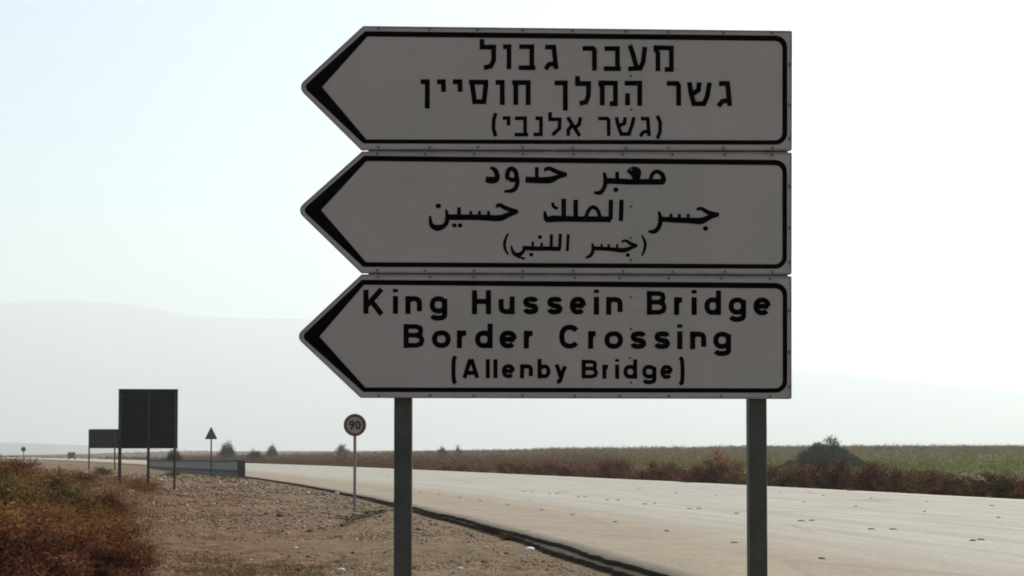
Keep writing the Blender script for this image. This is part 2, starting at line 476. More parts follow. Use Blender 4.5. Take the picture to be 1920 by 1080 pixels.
# ground sheet
def build_ground():
    rr = [2.0]
    while rr[-1] < 13500:
        rr.append(rr[-1] * (1.022 if rr[-1] < 400 else 1.06))
    rr = np.array([0.0] + rr)
    aa = np.concatenate([np.linspace(-22, 22, 420), np.linspace(22, 338, 110)[1:-1]])
    A, RR = np.meshgrid(np.radians(aa), rr)
    X = RR * np.sin(A); Y = RR * np.cos(A)
    lat, s = lat_of(X, Y)
    Z = terrain(X, Y, lat)
    nr, na = X.shape
    idx = np.arange(nr * na).reshape(nr, na)
    nxt = np.roll(idx, -1, axis=1)
    T = np.stack([idx[:-1], nxt[:-1], nxt[1:], idx[1:]], axis=-1).reshape(-1, 4)
    V = np.stack([X, Y, Z], axis=-1).reshape(-1, 3)
    me = np_mesh('ground', V, T[:, ::-1])
    red_ = smooth(ROAD_W - 2, ROAD_W + 1, lat)
    wob_ = (vnoise(X, Y, 14, 5) - 0.5) * 8
    fieldz = smooth(48, 52, lat + wob_) * smooth(-0.015, 0.05, (X - 0.03 * Y - 2) / np.maximum(Y, 1))* (1 - smooth(300, 420, Y))
    trackz = smooth(43, 44.5, lat + wob_ * .3) * (1 - smooth(47.5, 49.5, lat + wob_ * .3)) * (vnoise(X, Y, 18, 8) > 0.35)
    cl = me.color_attributes.new('zone', 'FLOAT_COLOR', 'POINT')
    cl.data.foreach_set('color', np.stack([red_, fieldz, trackz, np.ones_like(red_)], axis=-1).astype(np.float32).ravel())
    fr = me.attributes.new('farness', 'FLOAT', 'POINT')
    fr.data.foreach_set('value', (smooth(300, 600, np.hypot(X, Y)) * (1 - fieldz)).astype(np.float32).ravel())
    bkv = smooth(2.2, 5.5, -lat + (vnoise(X, Y, 2.2, 95) - .5) * 4) * (1 - smooth(45, 75, Y)) * 0.9
    ba = me.attributes.new('bank', 'FLOAT', 'POINT'); ba.data.foreach_set('value', bkv.astype(np.float32).ravel())
    o = link('ground', me, M['soil'], smooth=True)
    tag(o, kind='structure')
build_ground()

def build_road():
    st = stations(lambda d: 0.22 if d < 60 else (0.8 if d < 160 else 4.0))
    x, y, tx, ty = edge_at(st)
    def sheet(name, lats_fn, ztop, zbot, mat):
        lats = lats_fn(st)                       # (n, m)
        n, mm = lats.shape
        X = x[:, None] + ty[:, None] * lats; Y = y[:, None] - tx[:, None] * lats
        crown = np.full_like(X, ztop)
        V = np.stack([X, Y, crown], -1).reshape(-1, 3)
        idx = np.arange(n * mm).reshape(n, mm)
        T = [np.stack([idx[:-1, :-1], idx[:-1, 1:], idx[1:, 1:], idx[1:, :-1]], -1).reshape(-1, 4)]
        # side faces
        for col, flip in ((0, False), (mm - 1, True)):
            b0 = len(V)
            low = np.stack([X[:, col], Y[:, col], np.full(n, zbot)], -1)
            V = np.concatenate([V, low])
            li = b0 + np.arange(n); ti = idx[:, col]
            q = np.stack([li[:-1], ti[:-1], ti[1:], li[1:]], -1)
            T.append(q[:, ::-1] if flip else q)
        T = np.concatenate(T)
        me = np_mesh(name, V, T)
        uvl = me.uv_layers.new(name='road')
        U = np.zeros((len(V), 2), np.float32)
        U[:n * mm, 0] = np.repeat(st, mm); U[:n * mm, 1] = lats.ravel()
        U[n * mm:n * mm + n, 0] = st; U[n * mm + n:, 0] = st; U[n * mm + n:, 1] = ROAD_W
        uvl.data.foreach_set('uv', U[T.ravel()].ravel())
        o = link(name, me, mat)
        me.materials.append(M['asphalt_side'])
        nside = 2 * (n - 1); mi = np.zeros(len(T), np.int32); mi[-nside:] = 1
        me.polygons.foreach_set('material_index', mi)
        tag(o, kind='structure')
        return o
    r2 = np.random.default_rng(3)
    jag = np.convolve(r2.normal(0, 1, len(st) + 8), np.ones(9) / 9, 'valid') * 0.10 + r2.normal(0, 0.016, len(st))
    jag2 = np.convolve(r2.normal(0, 1, len(st) + 12), np.ones(13) / 13, 'valid') * 0.10 + r2.normal(0, 0.018, len(st))
    lines = np.array([0, .5, 1, 2, 4, 6, 9, 12, 15, 18, 20, ROAD_W])
    def top(s):
        L = np.tile(lines, (len(s), 1)); L[:, 0] += jag; L[:, -1] += jag2
        return L
    def base(s):
        wid = 0.03 + 0.15 * (1 - smooth(24, 30, y)) * (0.6 + 0.6 * vnoise(s, s * 0, 3, 4))
        L = np.stack([-wid + jag2, np.full(len(s), 0.35), np.full(len(s), 8.0), np.full(len(s), ROAD_W + 0.3)], 1)
        return L
    sheet('road', top, 0.0, -0.07, M['road'])
    sheet('road_base', base, -0.074, -0.35, M['base_course'])
build_road()

# hills
def build_hills():
    prof_px = [(-1500, 640), (-700, 590), (-200, 575), (0, 568), (80, 562), (180, 567), (300, 580), (360, 592), (460, 596), (560, 597), (760, 615), (960, 640), (1200, 665), (1485, 690), (1700, 712), (1920, 735), (2300, 770), (3000, 800), (4500, 835)]
    px = np.array([p[0] for p in prof_px]); py = np.array([p[1] for p in prof_px])
    Yr = np.linspace(10000, 14200, 60)
    pxs = np.linspace(-1500, 3900, 420)
    PX, YY = np.meshgrid(pxs, Yr)
    top = (852 - np.interp(PX, px, py)) / F * 12400 + H
    X = (PX - 960) / F * 12400 + (YY - 12400) * 0.15
    t = (YY - 10000) / 2400
    prof = np.where(t < 1, smooth(0, 1, t) * 0.6 + 0.4 * np.clip(t, 0, 1), 1.0 - 0.5 * smooth(1, 2.4, t))
    fr = (vnoise(X, YY, 900, 11) - .5) * 0.16 + (vnoise(X, YY, 330, 12) - .5) * 0.08 + (vnoise(X, YY, 120, 13) - .5) * 0.035
    fr = fr * (1 - 0.75 * np.exp(-((t - 1) / 0.2) ** 2)) 
    Z = top * prof * (1 + fr) - 12 * (1 - np.clip(t * 3, 0, 1))
    n, mm = X.shape
    idx = np.arange(n * mm).reshape(n, mm)
    T = np.stack([idx[:-1, :-1], idx[:-1, 1:], idx[1:, 1:], idx[1:, :-1]], -1).reshape(-1, 4)
    o = link('hills', np_mesh('hills', np.stack([X, YY, Z], -1).reshape(-1, 3), T), M['hill'], smooth=True)
    tag(o, kind='structure')
    # lower foothills on the left
    pxs = np.linspace(-1400, 700, 200); Yr = np.linspace(4200, 5400, 24)
    PX, YY = np.meshgrid(pxs, Yr)
    X = (PX - 960) / F * 4800
    t = (YY - 4200) / 1200
    hh = np.interp(PX, [-1400, -300, 100, 300, 480, 700], [60, 46, 36, 26, 8, -6])
    Z = hh * np.sin(np.pi * np.clip(t, 0, 1)) * (0.85 + 0.3 * vnoise(X, YY, 260, 21)) - 4
    n, mm = X.shape
    idx = np.arange(n * mm).reshape(n, mm)
    T = np.stack([idx[:-1, :-1], idx[:-1, 1:], idx[1:, 1:], idx[1:, :-1]], -1).reshape(-1, 4)
    o = link('foothills', np_mesh('foothills', np.stack([X, YY, Z], -1).reshape(-1, 3), T), M['hill'], smooth=True)
    tag(o, kind='structure')
build_hills()

# haze
hz = MB().box(-14500, 14500, -14500, 14500, -6.5, 1300).build('haze', None)
m = bpy.data.materials.new('haze_air'); m.use_nodes = True
nt = m.node_tree
for n in list(nt.nodes): nt.nodes.remove(n)
pv = nt.nodes.new('ShaderNodeVolumePrincipled'); ou = nt.nodes.new('ShaderNodeOutputMaterial')
pv.inputs['Color'].default_value = (0.93, 0.985, 0.975, 1)
pv.inputs['Density'].default_value = HAZE_DENSITY
pv.inputs['Anisotropy'].default_value = 0.36
nt.links.new(pv.outputs[0], ou.inputs['Volume'])
hz.data.materials.append(m)
tag(hz, kind='stuff')

# ------------------------------------------------------------------ road studs
def stud_mesh():
    b_ = MB()
    n = 10
    b_.v = [(0.075 * math.cos(2 * math.pi * i / n) * k, 0.11 * math.sin(2 * math.pi * i / n) * k, z) for k, z in ((1, 0.0), (0.7, 0.018)) for i in range(n)]
    b_.f = [(i, (i + 1) % n, n + (i + 1) % n, n + i) for i in range(n)] + [tuple(n + i for i in range(n))]
    return b_.mesh('road_stud')
SM = stud_mesh(); SM.materials.append(M['stud'])
def s_at_Y(Yv):
    return float(np.interp(Yv, edge[:, 1], arc))
ORD = ['first', 'second', 'third', 'fourth', 'fifth', 'sixth', 'seventh', 'eighth', 'ninth', 'tenth', 'eleventh', 'twelfth', 'thirteenth', 'fourteenth', 'fifteenth', 'sixteenth', 'seventeenth', 'eighteenth', 'nineteenth', 'twentieth',
       'twenty-first', 'twenty-second', 'twenty-third', 'twenty-fourth', 'twenty-fifth', 'twenty-sixth', 'twenty-seventh', 'twenty-eighth', 'twenty-ninth', 'thirtieth']
def by_post(items):
    """items: list of px positions -> phrase that finds each from the nearest post of the big sign"""
    res = {}
    for lo, hi, phrase, rev in ((1423, 9999, 'rightwards from the right post', False), (1089, 1423, 'leftwards from the right post', True),
                                (755, 1089, 'rightwards from the left post', False), (-9999, 755, 'leftwards from the left post', True)):
        sel = sorted([i for i, x in enumerate(items) if lo <= x < hi], key=lambda i: items[i], reverse=rev)
        for k_, i in enumerate(sel): res[i] = ORD[min(k_, 29)] + ' ' + phrase
    return res
rows = [
    (3.05, 4.1, False, 'dark road stud beside the sandy shoulder', 'road studs beside the sandy shoulder'),
    (7.45, 4.1, True, 'dark road stud in the paired second row', 'paired road studs on the first lane line'),
    (12.6, 4.1, False, 'faint road stud in the third row', 'road studs on the second lane line'),
    (16.6, 4.1, False, 'faint road stud in the far row', 'road studs near the far edge'),
]
for lat_r, step, pair, lab, grp in rows:
    s = s_at_Y(20.0) + (lat_r * 0.9) % 4
    made = []
    while True:
        if float(plan(lat_r, s)[1]) > 66: break
        for dlt in ((-0.15, 0.15) if pair else (0.0,)):
            X, Y = plan(lat_r + dlt + random.uniform(-.05, .05), s + random.uniform(-.25, .25))
            X, Y = float(X), float(Y)
            if abs(X / max(Y, 1)) > 0.32: continue
            o = link('road_stud', SM, None, None, (X, Y, 0.004))
            o.rotation_euler = (0, 0, random.uniform(-.3, .3)); k = random.uniform(.7, 1.15) * (1 if lat_r < 10 else 0.8); o.scale = (k, k, 1)
            made.append((o, 960 + X / Y * F))
        s += step
    ph = by_post([p for _, p in made])
    for i, (o, _) in enumerate(made):
        tag(o, lab + ', ' + ph[i], 'road stud', grp)

# ------------------------------------------------------------------ direction sign
SIGN_Y = 9.0
YAW = R(2.1)
base_c = at_depth(1090, 852, SIGN_Y); base_c.z = -0.15
sign = empty('direction_sign', base_c, YAW)
tag(sign, 'large three-blade direction sign in Hebrew, Arabic and English, pointing left, on two dark posts', 'road sign')
ax = Vector((math.cos(YAW), math.sin(YAW), 0)); nrm = Vector((math.sin(YAW), -math.cos(YAW), 0))
def S(x, y):
    """photo pixel -> local (x, z) on the sign face"""
    r = ray(x, y)
    o_ = Vector((0, 0, H))
    t = (base_c - o_).dot(nrm) / r.dot(nrm)
    p = o_ + r * t
    return ((p - base_c).dot(ax), p.z - base_c.z)

def arcpts(cx, cy, r, a0, a1, n=7):
    return [(cx + r * math.cos(R(a0 + (a1 - a0) * i / n)), cy + r * math.sin(R(a0 + (a1 - a0) * i / n))) for i in range(n + 1)]
def round_poly(pts, n=7):
    """pts: (x, y, radius) -> rounded outline, in pixel space"""
    out = []
    L = len(pts)
    for i, (x, y, r) in enumerate(pts):
        p = Vector((x, y)); a = Vector(pts[i - 1][:2]); c_ = Vector(pts[(i + 1) % L][:2])
        if r <= 0: r = 0.01
        u = (a - p).normalized(); v = (c_ - p).normalized()
        ang = u.angle(v); d = r / math.tan(ang / 2)
        s0 = p + u * d; s1 = p + v * d
        cen = p + (u + v).normalized() * (r / math.sin(ang / 2))
        a0 = math.atan2(s0.y - cen.y, s0.x - cen.x); a1 = math.atan2(s1.y - cen.y, s1.x - cen.x)
        da = (a1 - a0 + math.pi) % (2 * math.pi) - math.pi
        for k in range(n + 1):
            t = a0 + da * k / n
            out.append((cen.x + r * math.cos(t), cen.y + r * math.sin(t)))
    return out

# blade: outline corners  top-left, top-right, bottom-right, bottom-left, tip ; border outer / inner
blades = [
    dict(out=[(681, 49, 5), (1485, 58, 3), (1484.5, 282.3, 3), (677, 280.5, 5), (558, 163, 14)],
         bo=[(684.5, 58.5, 3), (1476, 67, 22), (1476, 271.5, 22), (681, 269, 3), (569, 163, 9)],
         bi=[(689, 68.5, 2), (1467, 77, 14), (1467, 263, 14), (687, 261.5, 2), (604, 163, 2)],
         lab='topmost sign blade, with three lines of Hebrew'),
    dict(out=[(679, 284, 5), (1484.5, 286, 3), (1484, 514.6, 3), (677, 511.5, 5), (556, 394, 14)],
         bo=[(682.5, 292, 3), (1475.5, 300, 22), (1475.5, 504, 22), (681, 500.5, 3), (567, 394, 9)],
         bi=[(687, 302, 2), (1467, 310, 14), (1467, 495.5, 14), (686.5, 491.5, 2), (602, 394, 2)],
         lab='middle sign blade, with three lines of Arabic'),
    dict(out=[(678, 514.5, 5), (1484, 518, 3), (1484, 748, 3), (676, 746, 5), (554, 631, 14)],
         bo=[(678.5, 524.5, 3), (1476, 530.5, 22), (1476, 736.5, 22), (681.5, 735, 3), (565, 631, 9)],
         bi=[(682.5, 534, 2), (1467.5, 541, 14), (1467.5, 728, 14), (685, 726.5, 2), (599, 631, 2)],
         lab='lowest sign blade, with three lines of English'),
]
def locs(pts):
    q = [S(*p) for p in pts]
    return q
blade_objs = []
for bl in blades:
    outl = locs(round_poly(bl['out'], 5))[::-1]
    pb = MB().prism(outl, 0.0, 0.028)
    po = pb.build('sign_blade', M['sheeting'], sign, bevel=0.0015)
    po['label'] = bl['lab']
    blade_objs.append(po)
    # raised extruded rim round the blade
    cxp = sum(p[0] for p in bl['out']) / 5; cyp = sum(p[1] for p in bl['out']) / 5
    o5 = bl['out']
    inn = [(o5[0][0] + 1.5, o5[0][1] + 2.6, 4), (o5[1][0] - 2.6, o5[1][1] + 2.6, 2), (o5[2][0] - 2.6, o5[2][1] - 2.6, 2), (o5[3][0] + 1.5, o5[3][1] - 2.6, 4), (o5[4][0] + 3.6, o5[4][1], 13)]
    outl2 = locs(round_poly(bl['out'], 5))[::-1]; inl2 = locs(round_poly(inn, 5))[::-1]
    MB().ring(outl2, inl2, -0.004, 0.002).build('rim', M['frame_alu'], po)
    MB().ring(locs(round_poly(bl['bo'], 6))[::-1], locs(round_poly(bl['bi'], 6))[::-1], -0.0016, 0.001).build('border', M['black'], po)
    # clips along the edges
    cb = MB()
    xs = np.arange(708, 1470, 92) + rng.uniform(-7, 7, len(np.arange(708, 1470, 92)))
    for xx in xs:
        for e in (0, 1):
            yy = (o5[0][1] + (o5[1][1] - o5[0][1]) * (xx - 681) / 804 + 4.5) if e == 0 else (o5[3][1] + (o5[2][1] - o5[3][1]) * (xx - 676) / 808 - 4.5)
            s_, z_ = S(xx, yy)
            cb.box(s_ - 0.006, s_ + 0.006, -0.0065, 0.001, z_ - 0.007, z_ + 0.007)
    for fr_ in (0.28, 0.62, 0.9):
        s_, z_ = S(o5[1][0] - 4.5, o5[1][1] + fr_ * (o5[2][1] - o5[1][1]))
        cb.box(s_ - 0.006, s_ + 0.006, -0.0065, 0.001, z_ - 0.009, z_ + 0.009)
    c_ = cb.build('clip', M['rivet'], po); c_['kind'] = 'stuff'

rivet_b = MB()
rivet_b.tube((0, -0.004, 0), (0, 0.001, 0), 0.0052, 0.0085, 10)
RV = rivet_b.mesh('rivet'); RV.materials.append(M['rivet'])
for k, ys in enumerate([(84, 142, 205, 252), (318, 387, 446, 488), (557, 617, 671, 717)]):
    for yy in ys:
        s_, z_ = S(1183 if yy != 671 else 1181, yy)
        o = link('rivet', RV, None, blade_objs[k], (s_, 0, z_))

# posts and rear rails
for x0, x1 in ((738.5, 772.5), (1406.5, 1440)):
    s0, _ = S(x0, 750); s1, _ = S(x1, 750)
    ztop = S(1000, 62)[1]
    MB().box(s0, s1, 0.032, 0.032 + 0.10, -0.6, ztop).build('post', M['post'], sign, bevel=0.008)
for yy in (283.8, 516.0):
    sl, z_ = S(690, yy - 0.5); sr, _ = S(1479, yy)
    MB().box(sl, sr, 0.0285, 0.0315, z_ - 0.03, z_ + 0.03).build('splice_rail', M['frame_alu'], sign)
for yy in (110, 220, 340, 460, 575, 690):
    sl, z_ = S(700, yy); sr, _ = S(1470, yy)
    MB().box(sl, sr, 0.0283, 0.0318, z_ - 0.012, z_ + 0.012).build('stiffener', M['frame_alu'], sign)

# lettering by strokes -------------------------------------------------
def offset_ribbon(pts, w):
    """mitred ribbon outline around an open polyline (photo pixels)"""
    P = [Vector(p) for p in pts]
    ws = w if isinstance(w, (list, tuple)) else [w] * len(P)
    Lf, Rt = [], []
    for i, p in enumerate(P):
        d0_ = (P[i] - P[i - 1]).normalized() if i > 0 else None
        d1_ = (P[i + 1] - P[i]).normalized() if i < len(P) - 1 else None
        if d0_ is None: d0_ = d1_
        if d1_ is None: d1_ = d0_
        n0 = Vector((-d0_.y, d0_.x)); n1 = Vector((-d1_.y, d1_.x))
        nn = n0 + n1
        nn = n0 if nn.length < 1e-6 else nn.normalized()
        k = min(1.6, 1.0 / max(0.4, nn.dot(n0)))
        Lf.append(p + nn * (ws[i] / 2 * k)); Rt.append(p - nn * (ws[i] / 2 * k))
    return Lf, Rt
def smooth_pts(pts, per=5):
    return [tuple(p) for p in catmull(pts, per)]
stroke_n = [0]
def add_stroke(mb, pts, w, curved=False):
    if curved:
        if isinstance(w, (list, tuple)):
            tt = np.linspace(0, 1, len(w)); n_ = (len(pts) - 1) * 5 + 1
            w = list(np.interp(np.linspace(0, 1, n_), tt, w))
        pts = smooth_pts(pts)
    Lf, Rt = offset_ribbon(pts, w)
    stroke_n[0] += 1
    y0 = -0.0012 - 0.00006 * (stroke_n[0] % 9)
    b_ = len(mb.v); n = len(Lf)
    for y_ in (y0, 0.001):
        for p in Lf + Rt:
            s_, z_ = S(p.x, p.y); mb.v.append((s_, y_, z_))
    for i in range(n - 1):
        mb.f.append((b_ + i, b_ + i + 1, b_ + n + i + 1, b_ + n + i))
        mb.f.append((b_ + i, b_ + 2 * n + i, b_ + 2 * n + i + 1, b_ + i + 1))
        mb.f.append((b_ + n + i, b_ + n + i + 1, b_ + 3 * n + i + 1, b_ + 3 * n + i))
    for i in (0, n - 1):
        mb.f.append((b_ + i, b_ + n + i, b_ + 3 * n + i, b_ + 2 * n + i))
def add_dot(mb, x, y, r):
    stroke_n[0] += 1
    y0 = -0.0012 - 0.00006 * (stroke_n[0] % 9)
    pts = [S(x + r * 1.05 * math.cos(2 * math.pi * i / 10), y + r * 0.95 * math.sin(2 * math.pi * i / 10)) for i in range(10)][::-1]
    mb.prism(pts, y0, 0.001)
def region(x0, y0, s):
    return lambda pts: [(x0 + a / s, y0 + b_ / s) for a, b_ in pts]
R1, R2 = region(760, 60, 5.144), region(1060, 60, 5.144)
R3, R4 = region(780, 290, 5.144), region(1060, 290, 5.144)

heb = [
 (8.6, [ # line 1
  (R2, [(850, 150), (1023, 155), (1023, 362), (958, 362)]), (R2, [(870, 165), (893, 200), (893, 376)]),
  (R2, [(622, 128), (648, 200), (688, 345)]), (R2, [(768, 143), (750, 290), (722, 350), (606, 356)]),
  (R2, [(378, 160), (503, 160), (503, 345)]), (R2, [(370, 354), (535, 354)]),
  (R2, [(165, 158), (268, 158), (281, 178), (281, 374)]),
  (R1, [(1348, 146), (1432, 146), (1455, 358)]), (R1, [(1445, 305), (1388, 312), (1350, 360)]),
  (R1, [(1098, 142), (1220, 142), (1220, 335)]), (R1, [(1093, 345), (1255, 345)]),
  (R1, [(942, 142), (1000, 142), (1000, 360)]),
  (R1, [(740, 68), (740, 146), (853, 146), (852, 270), (825, 330), (757, 345)])]),
 (8.8, [
  (R1, [(148, 480), (212, 480), (212, 738)]), (R1, [(305, 480), (366, 480), (370, 578)]), (R1, [(458, 480), (526, 480), (530, 578)]),
  (R1, [(612, 484), (800, 484)]), (R1, [(645, 500), (668, 672), (758, 672), (778, 500)]),
  (R1, [(870, 486), (935, 486), (935, 704)]), (R1, [(1030, 488), (1185, 488), (1185, 704)]), (R1, [(1066, 500), (1066, 704)]),
  (R1, [(1440, 492), (1543, 492), (1543, 758)]),
  (R2, [(118, 425), (118, 498), (225, 498), (223, 610), (200, 675), (138, 690)]),
  (R2, [(318, 490), (482, 494), (484, 692), (428, 692)]), (R2, [(338, 500), (356, 530), (356, 708)]),
  (R2, [(572, 494), (718, 494), (718, 712)]), (R2, [(600, 590), (600, 708)]),
  (R2, [(978, 496), (1078, 496), (1093, 516), (1093, 712)]),
  (R2, [(1195, 484), (1215, 600), (1240, 692), (1338, 692), (1368, 620), (1392, 488)]), (R2, [(1292, 486), (1284, 560), (1222, 600)]),
  (R2, [(1482, 497), (1565, 497), (1586, 714)]), (R2, [(1578, 660), (1515, 668), (1476, 716)])]),
 (6.6, [
  (R1, [(872, 782), (852, 850), (850, 930), (872, 1006)]), (R1, [(940, 830), (996, 830), (996, 902)]),
  (R1, [(1056, 832), (1155, 832), (1155, 975)]), (R1, [(1052, 990), (1186, 990)]),
  (R1, [(1255, 832), (1308, 832), (1308, 988), (1236, 988)]),
  (R1, [(1397, 772), (1397, 842), (1490, 842), (1486, 930), (1418, 994)]),
  (R2, [(22, 822), (140, 1003)]), (R2, [(146, 822), (134, 890), (92, 924)]), (R2, [(66, 900), (30, 940), (27, 1003)]),
  (R2, [(318, 834), (404, 834), (418, 850), (418, 1004)]),
  (R2, [(492, 822), (512, 910), (540, 984), (612, 984), (640, 910), (662, 822)]), (R2, [(578, 822), (570, 880), (514, 908)]),
  (R2, [(728, 836), (795, 836), (808, 1004)]), (R2, [(802, 956), (752, 966), (722, 1006)]),
  (R2, [(886, 808), (915, 870), (914, 960), (888, 1030)])]),
]
ara = [
 (7, [ # معبر حدود
  (R4, [(815, 262), (838, 192), (880, 162), (930, 188), (948, 240), (932, 272)], [6, 7, 7, 8, 9, 9]),
  (R4, [(945, 262), (830, 262), (640, 262), (500, 256), (388, 252)], 10),
  (R4, [(606, 176), (655, 140), (704, 160), (696, 220), (655, 240)], 9), (R4, [(640, 170), (690, 196), (650, 232)], 9),
  (R4, [(500, 165), (500, 250)], 6.5),
  (R4, [(374, 172), (388, 250), (374, 320), (335, 366), (275, 366)], [5, 8, 7, 8, 4]),
  (R3, [(1236, 150), (1285, 132), (1350, 162), (1455, 194)], [6, 7, 8, 7]),
  (R3, [(1455, 196), (1370, 214), (1290, 244), (1170, 246), (1055, 240)], [5, 8, 12, 11, 11]),
  (R3, [(1165, 120), (1165, 240)], 6.5),
  (R3, [(898, 238), (880, 212), (888, 158), (920, 134), (958, 160), (970, 215), (950, 242), (898, 240)], 8),
  (R3, [(970, 200), (976, 280), (940, 342), (850, 356)], [8, 8, 8, 4]),
  (R3, [(718, 122), (762, 148), (784, 205), (768, 240), (720, 246), (672, 236)], [5, 8, 9, 11, 12, 10])],
  [(R4, (487, 338), 4.6), (R4, (664, 188), 6.5)]),
 (7, [ # جسر الملك حسين
  (R4, [(1266, 530), (1310, 520), (1385, 560), (1482, 578)], [5, 6, 8, 6]),
  (R4, [(1482, 582), (1400, 600), (1310, 638), (1180, 634), (1060, 630), (925, 622)], [5, 8, 12, 10, 10, 9]),
  (R4, [(1185, 570), (1185, 630)], 5), (R4, [(1100, 570), (1100, 630)], 5), (R4, [(1018, 568), (1018, 630)], 5),
  (R4, [(900, 548), (918, 615), (905, 690), (862, 740), (800, 742)], [4, 8, 8, 8, 4]),
  (R4, [(542, 435), (536, 640)], 7.5), (R4, [(440, 435), (436, 625)], 7.5),
  (R4, [(440, 624), (300, 622), (150, 622), (0, 618)], 10),
  (R4, [(196, 610), (226, 535), (268, 506), (312, 536), (334, 606)], 6.5),
  (R4, [(100, 435), (100, 622)], 8),
  (R3, [(1450, 620), (1330, 618), (1262, 622), (1240, 545)], [10, 12, 10, 4]), (R3, [(1425, 425), (1425, 612)], 8),
  (R3, [(1318, 462), (1326, 498), (1366, 524)], 5.5),
  (R3, [(772, 506), (806, 486), (880, 522), (985, 548)], [5, 7, 8, 6]),
  (R3, [(985, 552), (890, 580), (800, 612), (600, 604), (450, 604), (310, 602)], [5, 9, 11, 10, 10, 10]),
  (R3, [(700, 542), (700, 604)], 5), (R3, [(612, 542), (612, 604)], 5), (R3, [(528, 542), (528, 604)], 5),
  (R3, [(415, 508), (415, 604)], 6.5),
  (R3, [(292, 528), (302, 620), (278, 680), (210, 706), (150, 678), (134, 590)], [4, 8, 8, 11, 8, 4])],
  [(R4, (1352, 712), 4.6), (R3, (215, 495), 4.8), (R3, (370, 682), 4.2), (R3, (425, 682), 4.2)]),
 (5, [ # (جسر اللنبي)
  (R4, [(738, 776), (768, 845), (766, 905), (738, 975)], [3, 5, 5, 3]),
  (R4, [(540, 838), (585, 830), (630, 858), (694, 876)], [3.5, 5, 6, 4.5]),
  (R4, [(694, 878), (640, 896), (560, 922), (420, 910), (272, 902)], [4, 6, 8.5, 7, 7]),
  (R4, [(500, 862), (500, 908)], 4), (R4, [(418, 862), (418, 908)], 4), (R4, [(350, 862), (350, 906)], 4),
  (R4, [(258, 856), (268, 912), (246, 970), (196, 996)], [3.5, 6.5, 6, 4]),
  (R3, [(1468, 768), (1460, 930)], 5), (R3, [(1392, 762), (1386, 905)], 5.5), (R3, [(1306, 768), (1304, 905)], 5.5),
  (R3, [(1394, 910), (1280, 906), (1150, 906), (1026, 900)], 7.5),
  (R3, [(1212, 850), (1212, 905)], 4.5), (R3, [(1126, 838), (1126, 905)], 4.5),
  (R3, [(1050, 890), (1030, 940), (980, 968), (938, 942), (918, 878)], [6, 6, 8, 6, 3.5]),
  (R3, [(985, 986), (1052, 1004)], 4),
  (R3, [(890, 760), (858, 830), (858, 905), (890, 966)], [3, 5, 5, 3])],
  [(R4, (602, 968), 3.8), (R3, (1195, 795), 3.8), (R3, (1112, 964), 3.8)]),
]
def clusters(items):
    """items: (pts, width, curved) -> groups of strokes that make one letter or joined letters"""
    iv = [[min(p[0] for p in it[0]), max(p[0] for p in it[0]), [it]] for it in items]
    merged = True
    while merged:
        merged = False
        for i in range(len(iv)):
            for j in range(i + 1, len(iv)):
                a, b_ = iv[i], iv[j]
                ov = min(a[1], b_[1]) - max(a[0], b_[0])
                sm_ = max(1.0, min(a[1] - a[0], b_[1] - b_[0]))
                touch = min(math.hypot(p[0] - q[0], p[1] - q[1]) for it in a[2] for p in it[0] for it2 in b_[2] for q in it2[0])
                if ov > 0.5 * sm_ or (touch < 4.5) or (min(a[1] - a[0], b_[1] - b_[0]) < 1.5 and ov > -1):
                    iv[i] = [min(a[0], b_[0]), max(a[1], b_[1]), a[2] + b_[2]]; del iv[j]; merged = True; break
            if merged: break
    return [c_[2] for c_ in iv]
def build_letters(items, blade):
    for grp in clusters(items):
        mb = MB()
        for pts, ww, curved in grp:
            if len(pts) == 1: add_dot(mb, pts[0][0], pts[0][1], ww)
            else: add_stroke(mb, pts, ww, curved)
        mb.build('letter', M['black'], blade)
for w, strokes in heb:
    build_letters([(reg(pts), w * 1.05, False) for reg, pts in strokes], blade_objs[0])
for w, strokes, dots in ara:
    build_letters([(reg(pts), ([q * 1.08 for q in ww] if isinstance(ww, list) else ww * 1.1), len(pts) > 2) for reg, pts, ww in strokes] +
                  [(reg([p]), r_ * 1.05, False) for reg, p, r_ in dots], blade_objs[1])

# English, set letter by letter in a grotesque drawn with strokes. Glyph space: x 0..1 between the outer
# edges, y 0 baseline, 1 cap height; 'c' curved stroke, 's' straight stroke
R5, R6 = (660, 520, 4.571), (1060, 520, 4.32)
def xx(r_, a): return r_[0] + a / r_[2]
XH = 0.745
def loop(x0, x1, y0, y1, a0=0, a1=360, n=16, e=2.35):
    pts = []
    for i in range(n + 1):
        t = R(a0 + (a1 - a0) * i / n); c_, s_ = math.cos(t), math.sin(t)
        r_ = (abs(c_) ** e + abs(s_) ** e) ** (-1 / e)
        pts.append(((x0 + x1) / 2 + (x1 - x0) / 2 * c_ * r_, (y0 + y1) / 2 + (y1 - y0) / 2 * s_ * r_))
    return pts
S_LOW = [(0.97, 0.80), (0.86, 0.96), (0.5, 1.0), (0.14, 0.93), (0.04, 0.74), (0.16, 0.58), (0.5, 0.49), (0.86, 0.41), (0.98, 0.24), (0.86, 0.06), (0.5, 0.0), (0.12, 0.05), (0.0, 0.22)]
